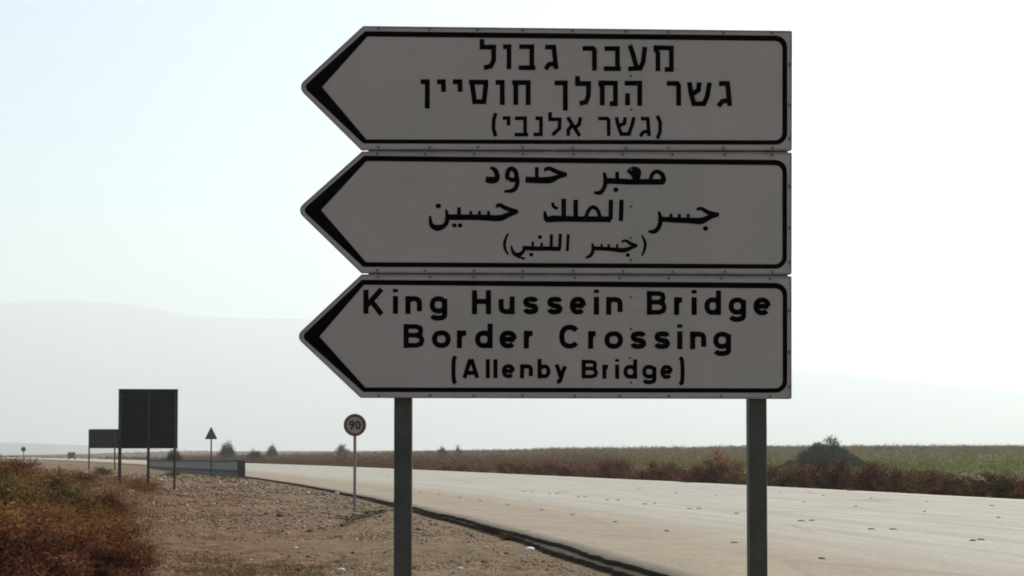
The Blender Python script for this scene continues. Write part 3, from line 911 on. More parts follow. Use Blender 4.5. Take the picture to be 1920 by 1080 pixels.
GL = {
 'K': [('s', [(0, 0), (0, 1)]), ('s', [(1, 1.03), (0.06, 0.34)]), ('s', [(0.32, 0.56), (1, -0.03)])],
 'H': [('s', [(0, 0), (0, 1)]), ('s', [(1, 0), (1, 1)]), ('s', [(0, .53), (1, .53)])],
 'B': [('s', [(0, -0.0), (0, 1.0)]), ('b', [(0, 1), (.62, 1), (.88, .93), (.93, .77), (.86, .60), (.62, .54), (0, .54)]), ('b', [(0, .54), (.65, .54), (.92, .45), (1, .27), (.93, .08), (.66, 0), (0, 0)])],
 'A': [('s', [(0, 0), (0.46, 1.0)]), ('s', [(0.54, 1.0), (1, 0)]), ('s', [(.2, .27), (.8, .27)])],
 'C': [('c', loop(0, 1, 0, 1, 38, 322, 18))],
 'i': [('s', [(.5, 0), (.5, XH)]), ('s', [(.5, .90), (.5, 1.04)])],
 'l': [('s', [(.5, 0), (.5, 1)])],
 'n': [('s', [(0, 0), (0, XH)]), ('c', [(0, .52), (.12, .68), (.5, XH), (.88, .68), (1, .5), (1, .25), (1, 0)])],
 'u': [('s', [(1, 0), (1, XH)]), ('c', [(1, .24), (.86, .07), (.5, 0), (.12, .07), (0, .24), (0, .5), (0, XH)])],
 'r': [('s', [(0, 0), (0, XH)]), ('c', [(0, .44), (.15, .62), (.5, .725), (1.0, .735)])],
 'o': [('l', loop(0, 1, 0, XH))],
 'e': [('c', [(0, .38), (1, .38)] and loop(0, 1, 0, XH, 0, 318, 20)), ('s', [(0, .375), (1.04, .375)])],
 's': [('c', [(x, y * XH) for x, y in S_LOW])],
 'd': [('l', loop(0, 1, 0, XH)), ('s', [(1, 0), (1, 1.03)])],
 'b': [('l', loop(0, 1, 0, XH)), ('s', [(0, 0), (0, 1.03)])],
 'g': [('l', loop(0, 1, 0.02, XH)), ('c', [(1, XH), (1, .3), (1, -.02), (.88, -.21), (.5, -.28), (.14, -.24), (.0, -.10)])],
 'y': [('s', [(0, XH), (.52, .03)]), ('c', [(1, XH), (.72, .36), (.48, -.04), (.34, -.24), (.04, -.27)])],
 '(': [('c', [(1, 1.14), (.2, .98), (0, .42), (.2, -.14), (1, -.28)])],
 ')': [('c', [(0, 1.14), (.8, .98), (1, .42), (.8, -.14), (0, -.28)])],
}
def letter_en(ch, a, b_, by, cap_px, w, blade):
    mb = MB()
    for kind, pts in GL[ch]:
        hw_ = w / 2
        if kind in 'clb': ylo, yhi = by - hw_, by - cap_px + hw_     # curves keep inside the line
        q = []
        for x, y in pts:
            X_ = (a + hw_) + x * (b_ - a - w)
            if ch in 'il' : X_ = (a + b_) / 2
            # heights are those of the outer edge; move centre lines inwards by half a stroke
            y_in = y
            Y_ = by - y * cap_px
            if kind != 's':
                ref_lo, ref_hi = (0, XH if ch in 'nuroesdbgy' else 1)
                if ch in '()': ref_lo, ref_hi = -.28, 1.14
                tt = (y - ref_lo) / (ref_hi - ref_lo)
                if ch in 'gy' and y < 0: Y_ = by - y * cap_px - hw_ * (1 - min(1, (y + .28) / .28)) * 1.0 - hw_ * 0.0
                elif ch in '()': pass
                else: Y_ += hw_ * (2 * min(max(tt, 0), 1) - 1)
            elif ch in 'HBeA' and abs(pts[0][1] - pts[1][1]) < 1e-6: pass
            q.append((X_, Y_))
        if kind == 'l':
            q = q[:-1]; q = q + q[:1]
            add_loop(mb, q[:-1], w)
        elif kind == 'b':
            add_stroke(mb, q, w * .92)
        elif kind == 'c':
            add_stroke(mb, q, w, True)
        else:
            add_stroke(mb, q, w)
    mb.build('letter', M['black'], blade)
def add_loop(mb, pts, w):
    n = len(pts); P = [Vector(p) for p in pts]
    stroke_n[0] += 1
    y0 = -0.0012 - 0.00006 * (stroke_n[0] % 9)
    A_, B2 = [], []
    for i in range(n):
        d_ = (P[(i + 1) % n] - P[i - 1]).normalized(); nn = Vector((-d_.y, d_.x))
        A_.append(S(*(P[i] + nn * w / 2))); B2.append(S(*(P[i] - nn * w / 2)))
    mb.ring(A_, B2, y0, 0.001)
def line_en(items, base_l, base_r, cap_px, w):
    xl = items[0][1]; xr = items[-1][2]
    for ch, a, b_ in items:
        by = base_l + (base_r - base_l) * ((a + b_) / 2 - xl) / (xr - xl)
        letter_en(ch, a, b_, by, cap_px, w, blade_objs[2])
a5 = lambda ch, a, b_: (ch, xx(R5, a), xx(R5, b_)); a6 = lambda ch, a, b_: (ch, xx(R6, a), xx(R6, b_))
line_en([a5('K', 97, 276), a5('i', 353, 392), a5('n', 457, 600), a5('g', 665, 817), a5('H', 1028, 1192), a5('u', 1256, 1395), a5('s', 1463, 1600), a5('s', 1670, 1806),
         a6('e', 36, 168), a6('i', 232, 272), a6('n', 330, 464), a6('B', 660, 822), a6('r', 880, 967), a6('i', 1023, 1064), a6('d', 1126, 1262), a6('g', 1322, 1464), a6('e', 1524, 1663)],
        588.2, 591.3, 45, 9.8)
line_en([a5('B', 442, 622), a5('o', 685, 847), a5('r', 898, 1002), a5('d', 1054, 1206), a5('e', 1264, 1412), a5('r', 1472, 1570), ('C', 1048.5, 1088),
         a6('r', 184, 268), a6('o', 316, 468), a6('s', 525, 658), a6('s', 718, 850), a6('i', 907, 948), a6('n', 1010, 1142), a6('g', 1198, 1343)],
        652.3, 655.3, 45, 9.8)
line_en([a5('(', 852, 908), a5('A', 945, 1092), a5('l', 1148, 1180), a5('l', 1214, 1245), a5('e', 1284, 1396), a5('n', 1440, 1550), a5('b', 1590, 1702), a5('y', 1735, 1846),
         a6('B', 132, 266), a6('r', 300, 362), a6('i', 405, 434), a6('d', 470, 582), a6('g', 622, 738), a6('e', 770, 870), a6(')', 910, 966)],
        708.6, 710.8, 35.5, 7.7)
def glyph_mesh(ch, off):
    cu = bpy.data.curves.new('glyph', 'FONT'); cu.body = ch; cu.size = 1.0; cu.offset = off; cu.extrude = 0.004; cu.resolution_u = 4
    ob = bpy.data.objects.new('glyph', cu); COL.objects.link(ob)
    dg = bpy.context.evaluated_depsgraph_get(); dg.update()
    me = bpy.data.meshes.new_from_object(ob.evaluated_get(dg))
    v = np.array([p.co[:] for p in me.vertices]); f = [tuple(p.vertices) for p in me.polygons]
    bpy.data.objects.remove(ob); bpy.data.curves.remove(cu); bpy.data.meshes.remove(me)
    return v, f

# ------------------------------------------------------------------ billboards seen from behind
def billboard(name, label, x0, x1, y0, y1, Yd, posts, rot, mat, postmat, group=None, width_extra=0.0):
    A = at_depth(x0, y1, Yd); B = at_depth(x1, y0, Yd)
    w = (B.x - A.x) / math.cos(rot); hgt0, hgt1 = A.z, B.z
    root = empty(name, (A.x, Yd, -0.15), rot)
    tag(root, label, 'road sign', group)
    z0, z1 = hgt0 + 0.15, hgt1 + 0.15
    w += width_extra
    nb = 5
    # panel made of vertical strips
    for i in range(nb):
        MB().box(i * w / nb + 0.004, (i + 1) * w / nb - 0.004, 0.10, 0.13, z0, z1).build('panel', mat, root)
    MB().box(0, w, 0.131, 0.14, z0, z1).build('face_sheet', mat, root)
    for k in range(4):
        z = z0 + (z1 - z0) * (0.12 + 0.253 * k)
        MB().box(0.03, w - 0.03, 0.05, 0.098, z - 0.03, z + 0.03).build('crossbar', M['board_rib'], root)
    for k in (0, 1):
        z = (z0 - 0.0, z1)[k]
        MB().box(-0.02, w + 0.02, 0.09, 0.15, z - 0.02 + k * 0.022, z + 0.0 + k * 0.022).build('edge_trim', M['board_rib'], root)
    for px_, pw in posts:
        xl = (px_x(px_, Yd) - A.x) / math.cos(rot)
        MB().box(xl - pw / 2, xl + pw / 2, -0.03, 0.048, -0.4, z1 - 0.05).build('post', postmat, root)
    return root
billboard('roadside_board', 'large dark square board seen from behind, on three thin posts left of the road', 221, 331, 730, 840, 68.0,
          [(225, 0.13), (277.5, 0.11), (326, 0.09)], R(5), M['board_back'], M['olive_post'])
billboard('roadside_board', 'smaller dark board on two posts, half hidden behind the large square board', 166.5, 232, 805, 840, 150.0,
          [(167.5, 0.12), (215, 0.12)], R(3), M['board_back'], M['olive_post'])

# ------------------------------------------------------------------ speed limit sign
Yd = 45.5
c0 = at_depth(665.5, 797, Yd)
sp = empty('speed_limit_sign', (c0.x, Yd, -0.16), R(4))
tag(sp, 'round speed limit sign reading 90 with a faded red ring on a thin grey pole', 'road sign')
zc = c0.z + 0.16; rad = 21.0 / F * Yd
def disc(mb, r, y0, y1, zc_, n=40):
    return mb.prism([(r * math.cos(2 * math.pi * i / n), zc_ + r * math.sin(2 * math.pi * i / n)) for i in range(n)], y0, y1)
disc(MB(), rad * 0.985, -0.030, -0.012, zc).build('disc', M['sign_white'], sp)
n = 40
oc = [(rad * math.cos(2 * math.pi * i / n), zc + rad * math.sin(2 * math.pi * i / n)) for i in range(n)]
ic = [(rad * 0.72 * math.cos(2 * math.pi * i / n), zc + rad * 0.72 * math.sin(2 * math.pi * i / n)) for i in range(n)]
MB().ring(oc, ic, -0.036, -0.011).build('red_ring', M['sign_red'], sp)
for k, ch in enumerate('90'):
    v, f = glyph_mesh(ch, 0.03)
    gx0, gx1 = v[:, 0].min(), v[:, 0].max(); gy0, gy1 = v[:, 1].min(), v[:, 1].max()
    mb = MB()
    x0 = -0.165 + 0.175 * k
    mb.v = [(x0 + (p[0] - gx0) / (gx1 - gx0) * 0.155, -0.036 if p[2] > 0 else -0.028, zc - 0.13 + (p[1] - gy0) / (gy1 - gy0) * 0.26) for p in v]
    mb.f = f
    mb.build('digit', M['digit'], sp)
MB().tube((0, 0.03, -0.3), (0, 0.03, zc + rad * 0.7), 0.042, n=14).build('pole', M['grey_post'], sp)
for dz in (-0.16, 0.16):
    MB().box(-0.06, 0.06, -0.011, 0.028, zc + dz - 0.02, zc + dz + 0.02).build('clamp', M['grey_post'], sp)

# triangular sign
Yd = 112.0
c0 = at_depth(396, 812, Yd)
tr = empty('warning_sign', (c0.x, Yd, -0.2), 0)
tag(tr, 'small dark triangular warning sign on a thin pole beside the railing', 'road sign')
zt = at_depth(396, 799.5, Yd).z + 0.2; zb = at_depth(396, 823.5, Yd).z + 0.2; hw = 11.8 / F * Yd
def tri(k):
    cz = zb + (zt - zb) * 0.36
    pts = [(0, zt, 0.05), (-hw, zb, 0.05), (hw, zb, 0.05)]
    q = round_poly([(p[0] * k, cz + (p[1] - cz) * k, p[2]) for p in pts], 4)
    return q
MB().prism(tri(1.0), -0.03, -0.01).build('plate', M['sign_back'], tr)
MB().ring(tri(1.0), tri(0.86), -0.045, -0.029).build('edge_rim', M['rail_dark'], tr)
MB().tube((0, 0.03, -0.3), (0, 0.03, zt - 0.15), 0.05, n=10).build('pole', M['olive_post'], tr)
MB().box(-0.06, 0.06, -0.009, 0.02, zb + 0.2, zb + 0.26).build('clamp', M['olive_post'], tr)

# tiny distant round sign on the left
Yd = 240.0
c0 = at_depth(44, 843, Yd)
ds = empty('distant_sign', (c0.x, Yd, -0.2), 0)
tag(ds, 'tiny grey round sign on a pole near the left edge of the photo', 'road sign')
disc(MB(), 0.36, -0.03, -0.01, c0.z + 0.25, 20).build('disc', M['sign_back'], ds)
MB().tube((0, 0.03, -0.3), (0, 0.03, c0.z + 0.4), 0.05, n=8).build('pole', M['olive_post'], ds)

# ------------------------------------------------------------------ bridge railing
A = on_ground(452, 893.5); B = on_ground(276, 876.5)
A.z = B.z = 0
L = (B - A).length; ang = math.atan2(B.y - A.y, B.x - A.x)
rl = empty('bridge_railing', (A.x, A.y, 0), ang)
tag(rl, 'low dark railing with grey uprights along the road edge, ending in a thick end pillar', 'railing')
slope = -0.28 / L
def sbox(x0, x1, y0, y1, z0, z1):
    b_ = MB().box(x0, x1, y0, y1, z0, z1)
    b_.v = [(x, y, z + x * slope) for x, y, z in b_.v]
    return b_
sbox(0.3, L, -0.05, 0.05, 0.98, 1.10).build('top_rail', M['rail_dark'], rl)
sbox(0.3, L, -0.045, 0.045, 0.19, 0.43).build('lower_rail', M['rail_dark'], rl)
sbox(0.0, L, -0.16, 0.16, -0.35, 0.20).build('plinth', M['concrete'], rl)
npst = 22
for i in range(npst):
    x = 0.6 + i * (L - 0.8) / (npst - 1)
    sbox(x - 0.10, x + 0.10, -0.048, 0.048, 0.435, 0.975).build('upright', M['rail_grey'], rl)
bal = MB()
x = 0.5
while x < L - 0.2:
    bb = sbox(x - 0.045, x + 0.045, -0.02, 0.02, 0.42, 0.99)
    o_ = len(bal.v); bal.v += bb.v; bal.f += [tuple(o_ + q for q in f) for f in bb.f]
    x += 0.16
o = bal.build('baluster', M['rail_grey'], rl); o['kind'] = 'stuff'
MB().box(-0.35, 0.28, -0.24, 0.24, -0.35, 1.10).build('end_pillar', M['rail_dark'], rl, bevel=0.03)

# ------------------------------------------------------------------ distant vehicle
Yd = 470.0
Xv = px_x(135, Yd)
van = empty('distant_van', (Xv, Yd, 0.004), R(12))
tag(van, 'tiny dark van far away on the road at the left', 'van')
def body_profile(mb, pts, x0, x1):
    n = len(pts); b_ = len(mb.v)
    mb.v += [(x0, p[0], p[1]) for p in pts] + [(x1, p[0], p[1]) for p in pts]
    mb.f.append(tuple(b_ + i for i in range(n))); mb.f.append(tuple(b_ + n + i for i in reversed(range(n))))
    for i in range(n):
        j = (i + 1) % n; mb.f.append((b_ + i, b_ + n + i, b_ + n + j, b_ + j))
mb = MB(); body_profile(mb, [(-2.4, .35), (-2.45, 1.0), (-2.1, 1.25), (-1.5, 2.0), (-1.2, 2.1), (2.3, 2.1), (2.4, 1.9), (2.4, .35)], -0.95, 0.95)
mb.build('body', M['car_paint'], van, bevel=0.06)
mb = MB(); mb.v = [(-.8, -2.09, 1.3), (.8, -2.09, 1.3), (.72, -1.58, 1.93), (-.72, -1.58, 1.93)]; mb.f = [(0, 1, 2, 3)]
mb.v = [(x_, y_ - .03, z_) for x_, y_, z_ in mb.v]; mb.build('windscreen', M['glass'], van)
for sx_ in (-.68, .68):
    MB().box(sx_ - .15, sx_ + .15, -2.49, -2.40, .7, .9).build('headlight', M['sign_white'], van)
for sx_ in (-.85, .85):
    for yy in (-1.55, 1.5):
        MB().tube((sx_ - .11, yy, .34), (sx_ + .11, yy, .34), .34, n=16).build('wheel', M['tyre'], van)

# ------------------------------------------------------------------ vegetation builders
def leaves(P, size, r_, aspect=0.45, up=0.0):
    """random triangles at points P"""
    n = len(P)
    d = r_.normal(0, 1, (n, 3)); d[:, 2] += up; d /= np.linalg.norm(d, axis=1)[:, None]
    e = r_.normal(0, 1, (n, 3)); e -= (e * d).sum(1)[:, None] * d; e /= np.linalg.norm(e, axis=1)[:, None] + 1e-9
    s = (size * r_.uniform(0.5, 1.3, n))[:, None]
    a = P - e * s * aspect * .5; b_ = P + e * s * aspect * .5; c_ = P + d * s
    V = np.stack([a, b_, c_], 1).reshape(-1, 3)
    return V, np.arange(3 * n).reshape(n, 3)
def bush_meshes(name, seed, w=1.0, h=0.8, n=2500, leaf=0.05, clumps=26, ragged=0.3, mat=None, aspect=0.45, flat=1.0):
    r_ = np.random.default_rng(seed)
    # stems
    mb = MB(); tips = []
    for i in range(clumps):
        a = r_.uniform(0, 2 * math.pi); el = math.acos(r_.uniform(0.05, 1.0) ** flat)
        rr_ = r_.uniform(0.55, 1.0 + ragged)
        t = Vector((math.cos(a) * math.sin(el) * w / 2 * rr_, math.sin(a) * math.sin(el) * w / 2 * rr_, (0.12 + 0.88 * math.cos(el)) * h * rr_ * 0.82))
        midp = Vector((t.x * 0.35, t.y * 0.35, t.z * 0.55))
        th = 0.012 * w
        mb.tube((t.x * .04, t.y * .04, -0.08), midp, th, th * .6, 4, False); mb.tube(midp, t, th * .6, th * .2, 4, False)
        for _ in range(3):
            q = t + Vector(r_.normal(0, 1, 3)) * 0.11 * w; q.z = max(q.z, .03)
            mb.tube(midp.lerp(t, r_.uniform(.2, .8)), q, th * .35, th * .12, 3, False)
        tips.append((midp, t))
    k = r_.integers(0, clumps, n)
    tt = r_.uniform(0.25, 1.08, n) ** 0.7
    A_ = np.array([t[0][:] for t in tips]); B_ = np.array([t[1][:] for t in tips])
    P = A_[k] + (B_[k] - A_[k]) * tt[:, None]
    P += r_.normal(0, 1, (n, 3)) * np.array([w, w, h * .8]) * 0.085
    P[:, 2] = np.maximum(P[:, 2], 0.01)
    V, T = leaves(P, leaf * w, r_, aspect, 0.4)
    fm = np_mesh('foliage', V, T); fm.materials.append(mat)
    sm = mb.mesh('stems'); sm.materials.append(M['twig'])
    return fm, sm

variants = {}
def variant(key, **kw):
    variants[key] = bush_meshes(key, **kw)
variant('rust_big', seed=1, w=1, h=.75, n=15000, leaf=.040, clumps=70, mat=M['rust'])
variant('rust_big2', seed=2, w=1, h=.7, n=14000, leaf=.038, clumps=60, ragged=.45, mat=M['rust'])
variant('brown_big', seed=3, w=1, h=.7, n=13000, leaf=.038, clumps=60, mat=M['brown'])
variant('olive_big', seed=4, w=1, h=.7, n=13000, leaf=.040, clumps=60, mat=M['olive'])
variant('maroon_big', seed=15, w=1, h=.75, n=15000, leaf=.040, clumps=66, ragged=.35, mat=M['maroon'])
variant('maroon_a', seed=5, w=1, h=.72, n=4200, leaf=.055, clumps=34, mat=M['maroon'])
variant('maroon_b', seed=6, w=1, h=.6, n=4200, leaf=.055, clumps=30, ragged=.45, mat=M['maroon'])
variant('brown_a', seed=7, w=1, h=.6, n=3600, leaf=.055, clumps=28, ragged=.4, mat=M['brown'])
variant('olive_a', seed=8, w=1, h=.65, n=3600, leaf=.055, clumps=28, mat=M['olive'])
variant('rust_a', seed=9, w=1, h=.6, n=3600, leaf=.055, clumps=28, ragged=.4, mat=M['rust'])
variant('tree_dark', seed=10, w=1, h=.95, n=9000, leaf=.055, clumps=90, ragged=0.02, mat=M['dark_green'])
variant('tree_dark2', seed=12, w=1, h=1.2, n=4200, leaf=.06, clumps=30, ragged=.2, mat=M['dark_green'])

def ground_z(X, Y):
    return float(terrain(np.array([X]), np.array([Y]))[0])
def put_bush(key, X, Y, w, hscale=1.0, name='scrub_bush', label='', cat='bush', group=None, parts=True):
    fm, sm = variants[key]
    z = ground_z(X, Y)
    root = empty(name, (X, Y, z), random.uniform(0, 6.28))
    root.scale = (w, w, w * hscale)
    tag(root, label, cat, group)
    f = link('foliage', fm, None, root); s_ = link('stems' if False else 'branches', sm, None, root)
    return root

# big dry bushes, lower left corner (about 15-24 m away)
def gb(x, Y): return px_x(x, Y)
near_bushes = [
 ('rust_big2', 175, 24.5, 1.15, 0.80, 'rust-brown bush behind the ragged ones, lower left, nearest the board posts'),
 ('rust_big', 235, 20.5, 0.75, 0.62, 'small dark rust bush at the gravel side of the bush clump'),
 ('olive_big', 95, 31.0, 1.8, 0.72, 'broad olive-brown bush in the middle of the far side of the bush clump'),
 ('rust_big2', 185, 33.0, 1.3, 0.60, 'low rust bush behind the clump, left of the large board posts'),
 ('rust_big', 30, 24.5, 1.5, 0.86, 'bright rust bush by the left edge, between the olive bushes'),
 ('rust_big2', 80, 21.0, 1.3, 0.86, 'tall ragged rust bush in the centre of the lower left clump'),
 ('olive_big', -10, 21.5, 1.50, 1.05, 'olive-brown dry bush at the left edge of the photo, behind the rust ones'),
 ('maroon_big', 45, 17.5, 1.30, 0.85, 'big dark reddish-brown dry bush in the lower left corner'),
 ('rust_big2', 145, 19.0, 1.25, 0.80, 'rust-brown ragged dry bush right of the corner bush, below the large dark board'),
 ('maroon_big', 212, 18.5, 0.95, 0.75, 'dark reddish dry bush at the right end of the bush clump in the lower left'),
 ('brown_big', 110, 25.0, 1.45, 0.82, 'brown dry bush behind the rust ones, left of the large board posts'),
 ('olive_big', -40, 29.0, 1.9, 0.85, 'olive bush cut by the left edge of the photo, behind the brown bush'),
 ('rust_big2', 10, 33.0, 1.7, 0.84, 'pale rust bush at the far left, topmost of the bush clump'),
 ('brown_big', 250, 25.5, 0.9, 0.45, 'low brown dry tuft of scrub on the gravel beside the bush clump'),
 ('rust_big', -110, 19.5, 1.9, 0.8, 'rust bush mostly beyond the left edge of the photo'),
]
for key, x, Y, w, hs, lab in near_bushes:
    put_bush(key, gb(x, Y), Y, w, hs, 'dry_bush', lab)
# scattered ones on the left verge
mid_bushes = [
 ('rust_a', 80, 52, 1.5, 0.55, 'dark rust tuft on the left verge, left of the large board'),
 ('rust_a', 262, 60, 1.25, 0.62, 'dark rust-brown bush between the two front posts of the large board'),
 ('olive_a', 193, 110, 1.6, 0.55, 'small olive bush on the verge below the smaller dark board'),
 ('brown_a', 30, 80, 2.2, 0.5, 'brown scrub tuft near the left edge, in front of the far road'),
 ('olive_a', 325, 120, 1.3, 0.5, 'olive tuft at the foot of the railing, right of the large board'),
 ('brown_a', 150, 62, 1.5, 0.45, 'low brown tuft left of the large board posts'),
 ('brown_a', 205, 40, 0.9, 0.4, 'low dark brown tuft in front of the large board'),
 ('rust_a', 60, 42, 1.6, 0.5, 'rust tuft rising behind the near bush clump'),
]
for key, x, Y, w, hs, lab in mid_bushes:
    put_bush(key, gb(x, Y), Y, w, hs, 'dry_bush', lab)

# brush covering the left bank
r2 = np.random.default_rng(151)
n = 2600
Y = np.exp(r2.uniform(math.log(24), math.log(85), n)); X = (r2.uniform(-80, 300, n) - 960) / F * Y
lat, _ = lat_of(X, Y); pat = vnoise(X, Y, 2.6, 152)
k = (-lat + 3 * (pat - .5) > 6.0) & (pat > .36); X, Y, pat = X[k], Y[k], pat[k]
HB = (X, Y, pat)
# trees and shrubs on the skyline
def tree(key, x, ybase, ytop, wpx, Y, label, name='tree', lift=0.0):
    X = px_x(x, Y); w = wpx / F * Y
    z = ground_z(X, Y)
    ztop = at_depth(x, ytop, Y).z
    fm, sm = variants[key]
    hh = {'tree_dark': .95, 'tree_dark2': 1.2, 'olive_a': .65, 'brown_a': .6}[key]
    root = empty(name, (X, Y, z), random.uniform(0, 6.28))
    tag(root, label, 'tree' if name == 'tree' else 'bush')
    sc = max(0.2, (ztop - z)) / (hh * w)
    root.scale = (w, w, w * sc)
    link('crown', fm, None, root)
    tk = MB(); tk.tube((0, 0, -0.1), (0.02, 0.01, 0.3), 0.03, 0.02, 7); tk.tube((0.02, 0.01, 0.3), (-0.02, 0.03, 0.6), 0.02, 0.008, 7)
    tk.build('trunk', M['twig'], root)
    link('branches', sm, None, root)
    return root
tree('tree_dark', 426, 852, 820, 30, 380, 'grey conical tree on the skyline between the triangular sign and the railing end')
tree('tree_dark', 510, 852, 828, 20, 480, 'small pale grey tree on the skyline right of the conical tree')
tree('tree_dark', 326, 862, 833, 30, 190, 'dark shrub at the lower right corner of the large square board', 'shrub')
tree('tree_dark', 829, 845, 832, 16, 420, 'small dark skyline bush just right of the left sign post', 'shrub')
tree('olive_a', 860, 845, 835, 14, 430, 'small olive skyline bush, second one right of the left sign post', 'shrub')
tree('brown_a', 640, 850, 835, 26, 430, 'brown skyline bush left of the speed limit sign pole', 'shrub')
tree('tree_dark', 478, 855, 838, 30, 330, 'dark low bush on the skyline right of the railing end', 'shrub')
tree('olive_a', 1036, 848, 838, 10, 500, 'tiny skyline bush below the middle of the sign', 'shrub')
tree('olive_a', 1252, 848, 841, 16, 520, 'small dark skyline bush left of the right sign post', 'shrub')
tree('brown_a', 1645, 850, 838, 12, 420, 'small upright skyline bush right of the large dark tree', 'shrub')
tree('brown_a', 1670, 850, 838, 13, 420, 'second upright skyline bush right of the large dark tree', 'shrub')
tree('olive_a', 1840, 850, 840, 16, 400, 'small bush on the skyline near the right edge of the photo', 'shrub')

# big sprawling tree at the field edge on the right
def big_tree():
    Y = 165.0; X = px_x(1543, Y); z = ground_z(X, Y)
    k = Y / F
    root = empty('tree', (X, Y, z), 0)
    tag(root, 'wide dark grey-green tree standing at the field edge, right of the right sign post', 'tree')
    r_ = np.random.default_rng(44)
    prof = [(-92, 3), (-70, 11), (-50, 22), (-33, 36), (-18, 47), (-6, 51), (4, 54), (11, 59), (18, 62), (24, 57), (30, 47), (42, 37), (54, 27), (70, 16), (88, 5)]
    pxs = np.array([p[0] for p in prof]) * k; pzs = np.array([p[1] for p in prof]) * k
    n = 30000
    x_ = r_.uniform(pxs[0], pxs[-1], n)
    ztop = np.interp(x_, pxs, pzs)
    ztop = ztop * (0.92 + 0.12 * vnoise(x_ + 30, x_ * 0 + 3, 0.45, 77)) * (0.9 + .18 * vnoise(x_ + 30, x_ * 0 + 3, 0.15, 78))
    z_ = ztop * (1 - r_.uniform(0, 1, n) ** 1.5)
    dep = r_.normal(0, 1, n) * 1.0 * np.sqrt(np.clip(ztop / (40 * k), 0.05, 1))
    P = np.stack([x_, dep, z_], 1)
    cl = vnoise(x_ * 1.0 + 50, z_ * 1.0 + dep * .7 + 50, 0.42, 9)
    keep = cl > 0.22
    fringe = z_ > ztop * 0.78
    keep &= ~(fringe & (vnoise(x_ + 9, z_ + 9, 0.28, 10) < 0.34))
    keep &= ~((z_ > 46 * k) & (r_.random(n) < 0.6))
    keep &= ~((np.abs(x_) > 40 * k) & (r_.random(n) < 0.5))
    P = P[keep]
    P += r_.normal(0, 0.06, P.shape)
    V, T = leaves(P, 0.20, r_, 0.30, 1.2)
    me = np_mesh('crown', V, T)
    link('crown', me, M['dark_green'], root)
    tk = MB()
    tk.tube((0, 0, -0.3), (0.1, 0, 0.7), 0.17, 0.12, 8)
    tk.build('trunk', M['twig'], root)
    br = MB()
    for i in range(26):
        tx_ = r_.uniform(pxs[1], pxs[-2]); tz_ = np.interp(tx_, pxs, pzs) * r_.uniform(.6, .98)
        a = Vector((0.1, 0, 0.5)); b2 = Vector((tx_ * .5, r_.normal(0, .4), tz_ * .62)); c2 = Vector((tx_, r_.normal(0, .6), tz_))
        br.tube(a, b2, .06, .035, 5, False); br.tube(b2, c2, .035, .01, 5, False)
    for i in range(14):      # wisps at the top
        tx_ = r_.uniform(8, 26) * k; b2 = Vector((tx_ * .8, 0, 36 * k)); c2 = Vector((tx_ + r_.normal(0, 3) * k, r_.normal(0, .3), r_.uniform(56, 68) * k))
        br.tube(b2, c2, .03, .008, 4, False)
    br.build('branch', M['twig'], root)
big_tree()

# far verge scrub: individuals along the far edge of the road
r_ = np.random.default_rng(21)
colname = {'maroon_a': 'dark maroon', 'maroon_b': 'ragged maroon', 'brown_a': 'brown', 'olive_a': 'olive', 'rust_a': 'rust-brown'}
for rowk, lo, hi, st0, rowt, grp in ((0, 0.9, 2.4, 1.5, 'in the roadside front row', 'scrub bushes in the front row across the road'),
                                     (1, 4.0, 8.0, 2.6, 'in the second row', 'scrub bushes in the second row across the road')):
    s = s_at_Y(40 if rowk == 0 else 43); placed = []
    while True:
        X, Y = plan(ROAD_W + r_.uniform(lo, hi), s + r_.uniform(-.4, .4))
        X, Y = float(X), float(Y)
        if Y > (150 if rowk == 0 else 130): break
        s += st0 * r_.uniform(.45, 1.35) * (1 + Y / 160)
        if X / Y > 0.335: continue
        xpx = 960 + X / Y * F
        w = r_.uniform(0.7, 1.6) * (1.45 if r_.random() < .25 else 1)
        key = r_.choice(['maroon_a', 'maroon_b', 'brown_a', 'olive_a', 'rust_a'], p=[.36, .28, .12, .04, .20] if xpx > 1050 else [.14, .14, .34, .14, .24])
        placed.append((key, X, Y, w, xpx))
    ph = by_post([p[4] for p in placed])
    for i, (key, X, Y, w, xpx) in enumerate(placed):
        hs = r_.uniform(0.7, 1.2) * (0.85 if w > 1.7 else 1)
        put_bush(key, X, Y, w, hs, 'scrub_bush', f'{colname[key]} bush {rowt}, {ph[i]}', 'bush', grp)

for px_, Yb, key, w, hs, lab in (
    (1308, 86, 'maroon_a', 1.75, 0.85, 'almost black-brown bush by the far road edge, left of the right sign post'),
    (1352, 92, 'rust_a', 2.3, 1.25, 'tall rust-orange bush left of the right sign post, against the green field'),
    (1640, 70, 'maroon_a', 1.9, 0.95, 'tall dark maroon bush right of the large dark tree'),
    (1700, 68, 'maroon_b', 1.8, 0.9, 'wide maroon bush, second one right of the large dark tree'),
    (1600, 66, 'olive_a', 0.8, 0.5, 'small olive tuft before the pale strip below the large dark tree'),
    (1150, 112, 'brown_a', 2.2, 0.9, 'broad dark brown bush below the middle of the sign, across the road')):
    put_bush(key, px_x(px_, Yb), Yb, w, hs, 'tall_scrub_bush', lab, 'bush')
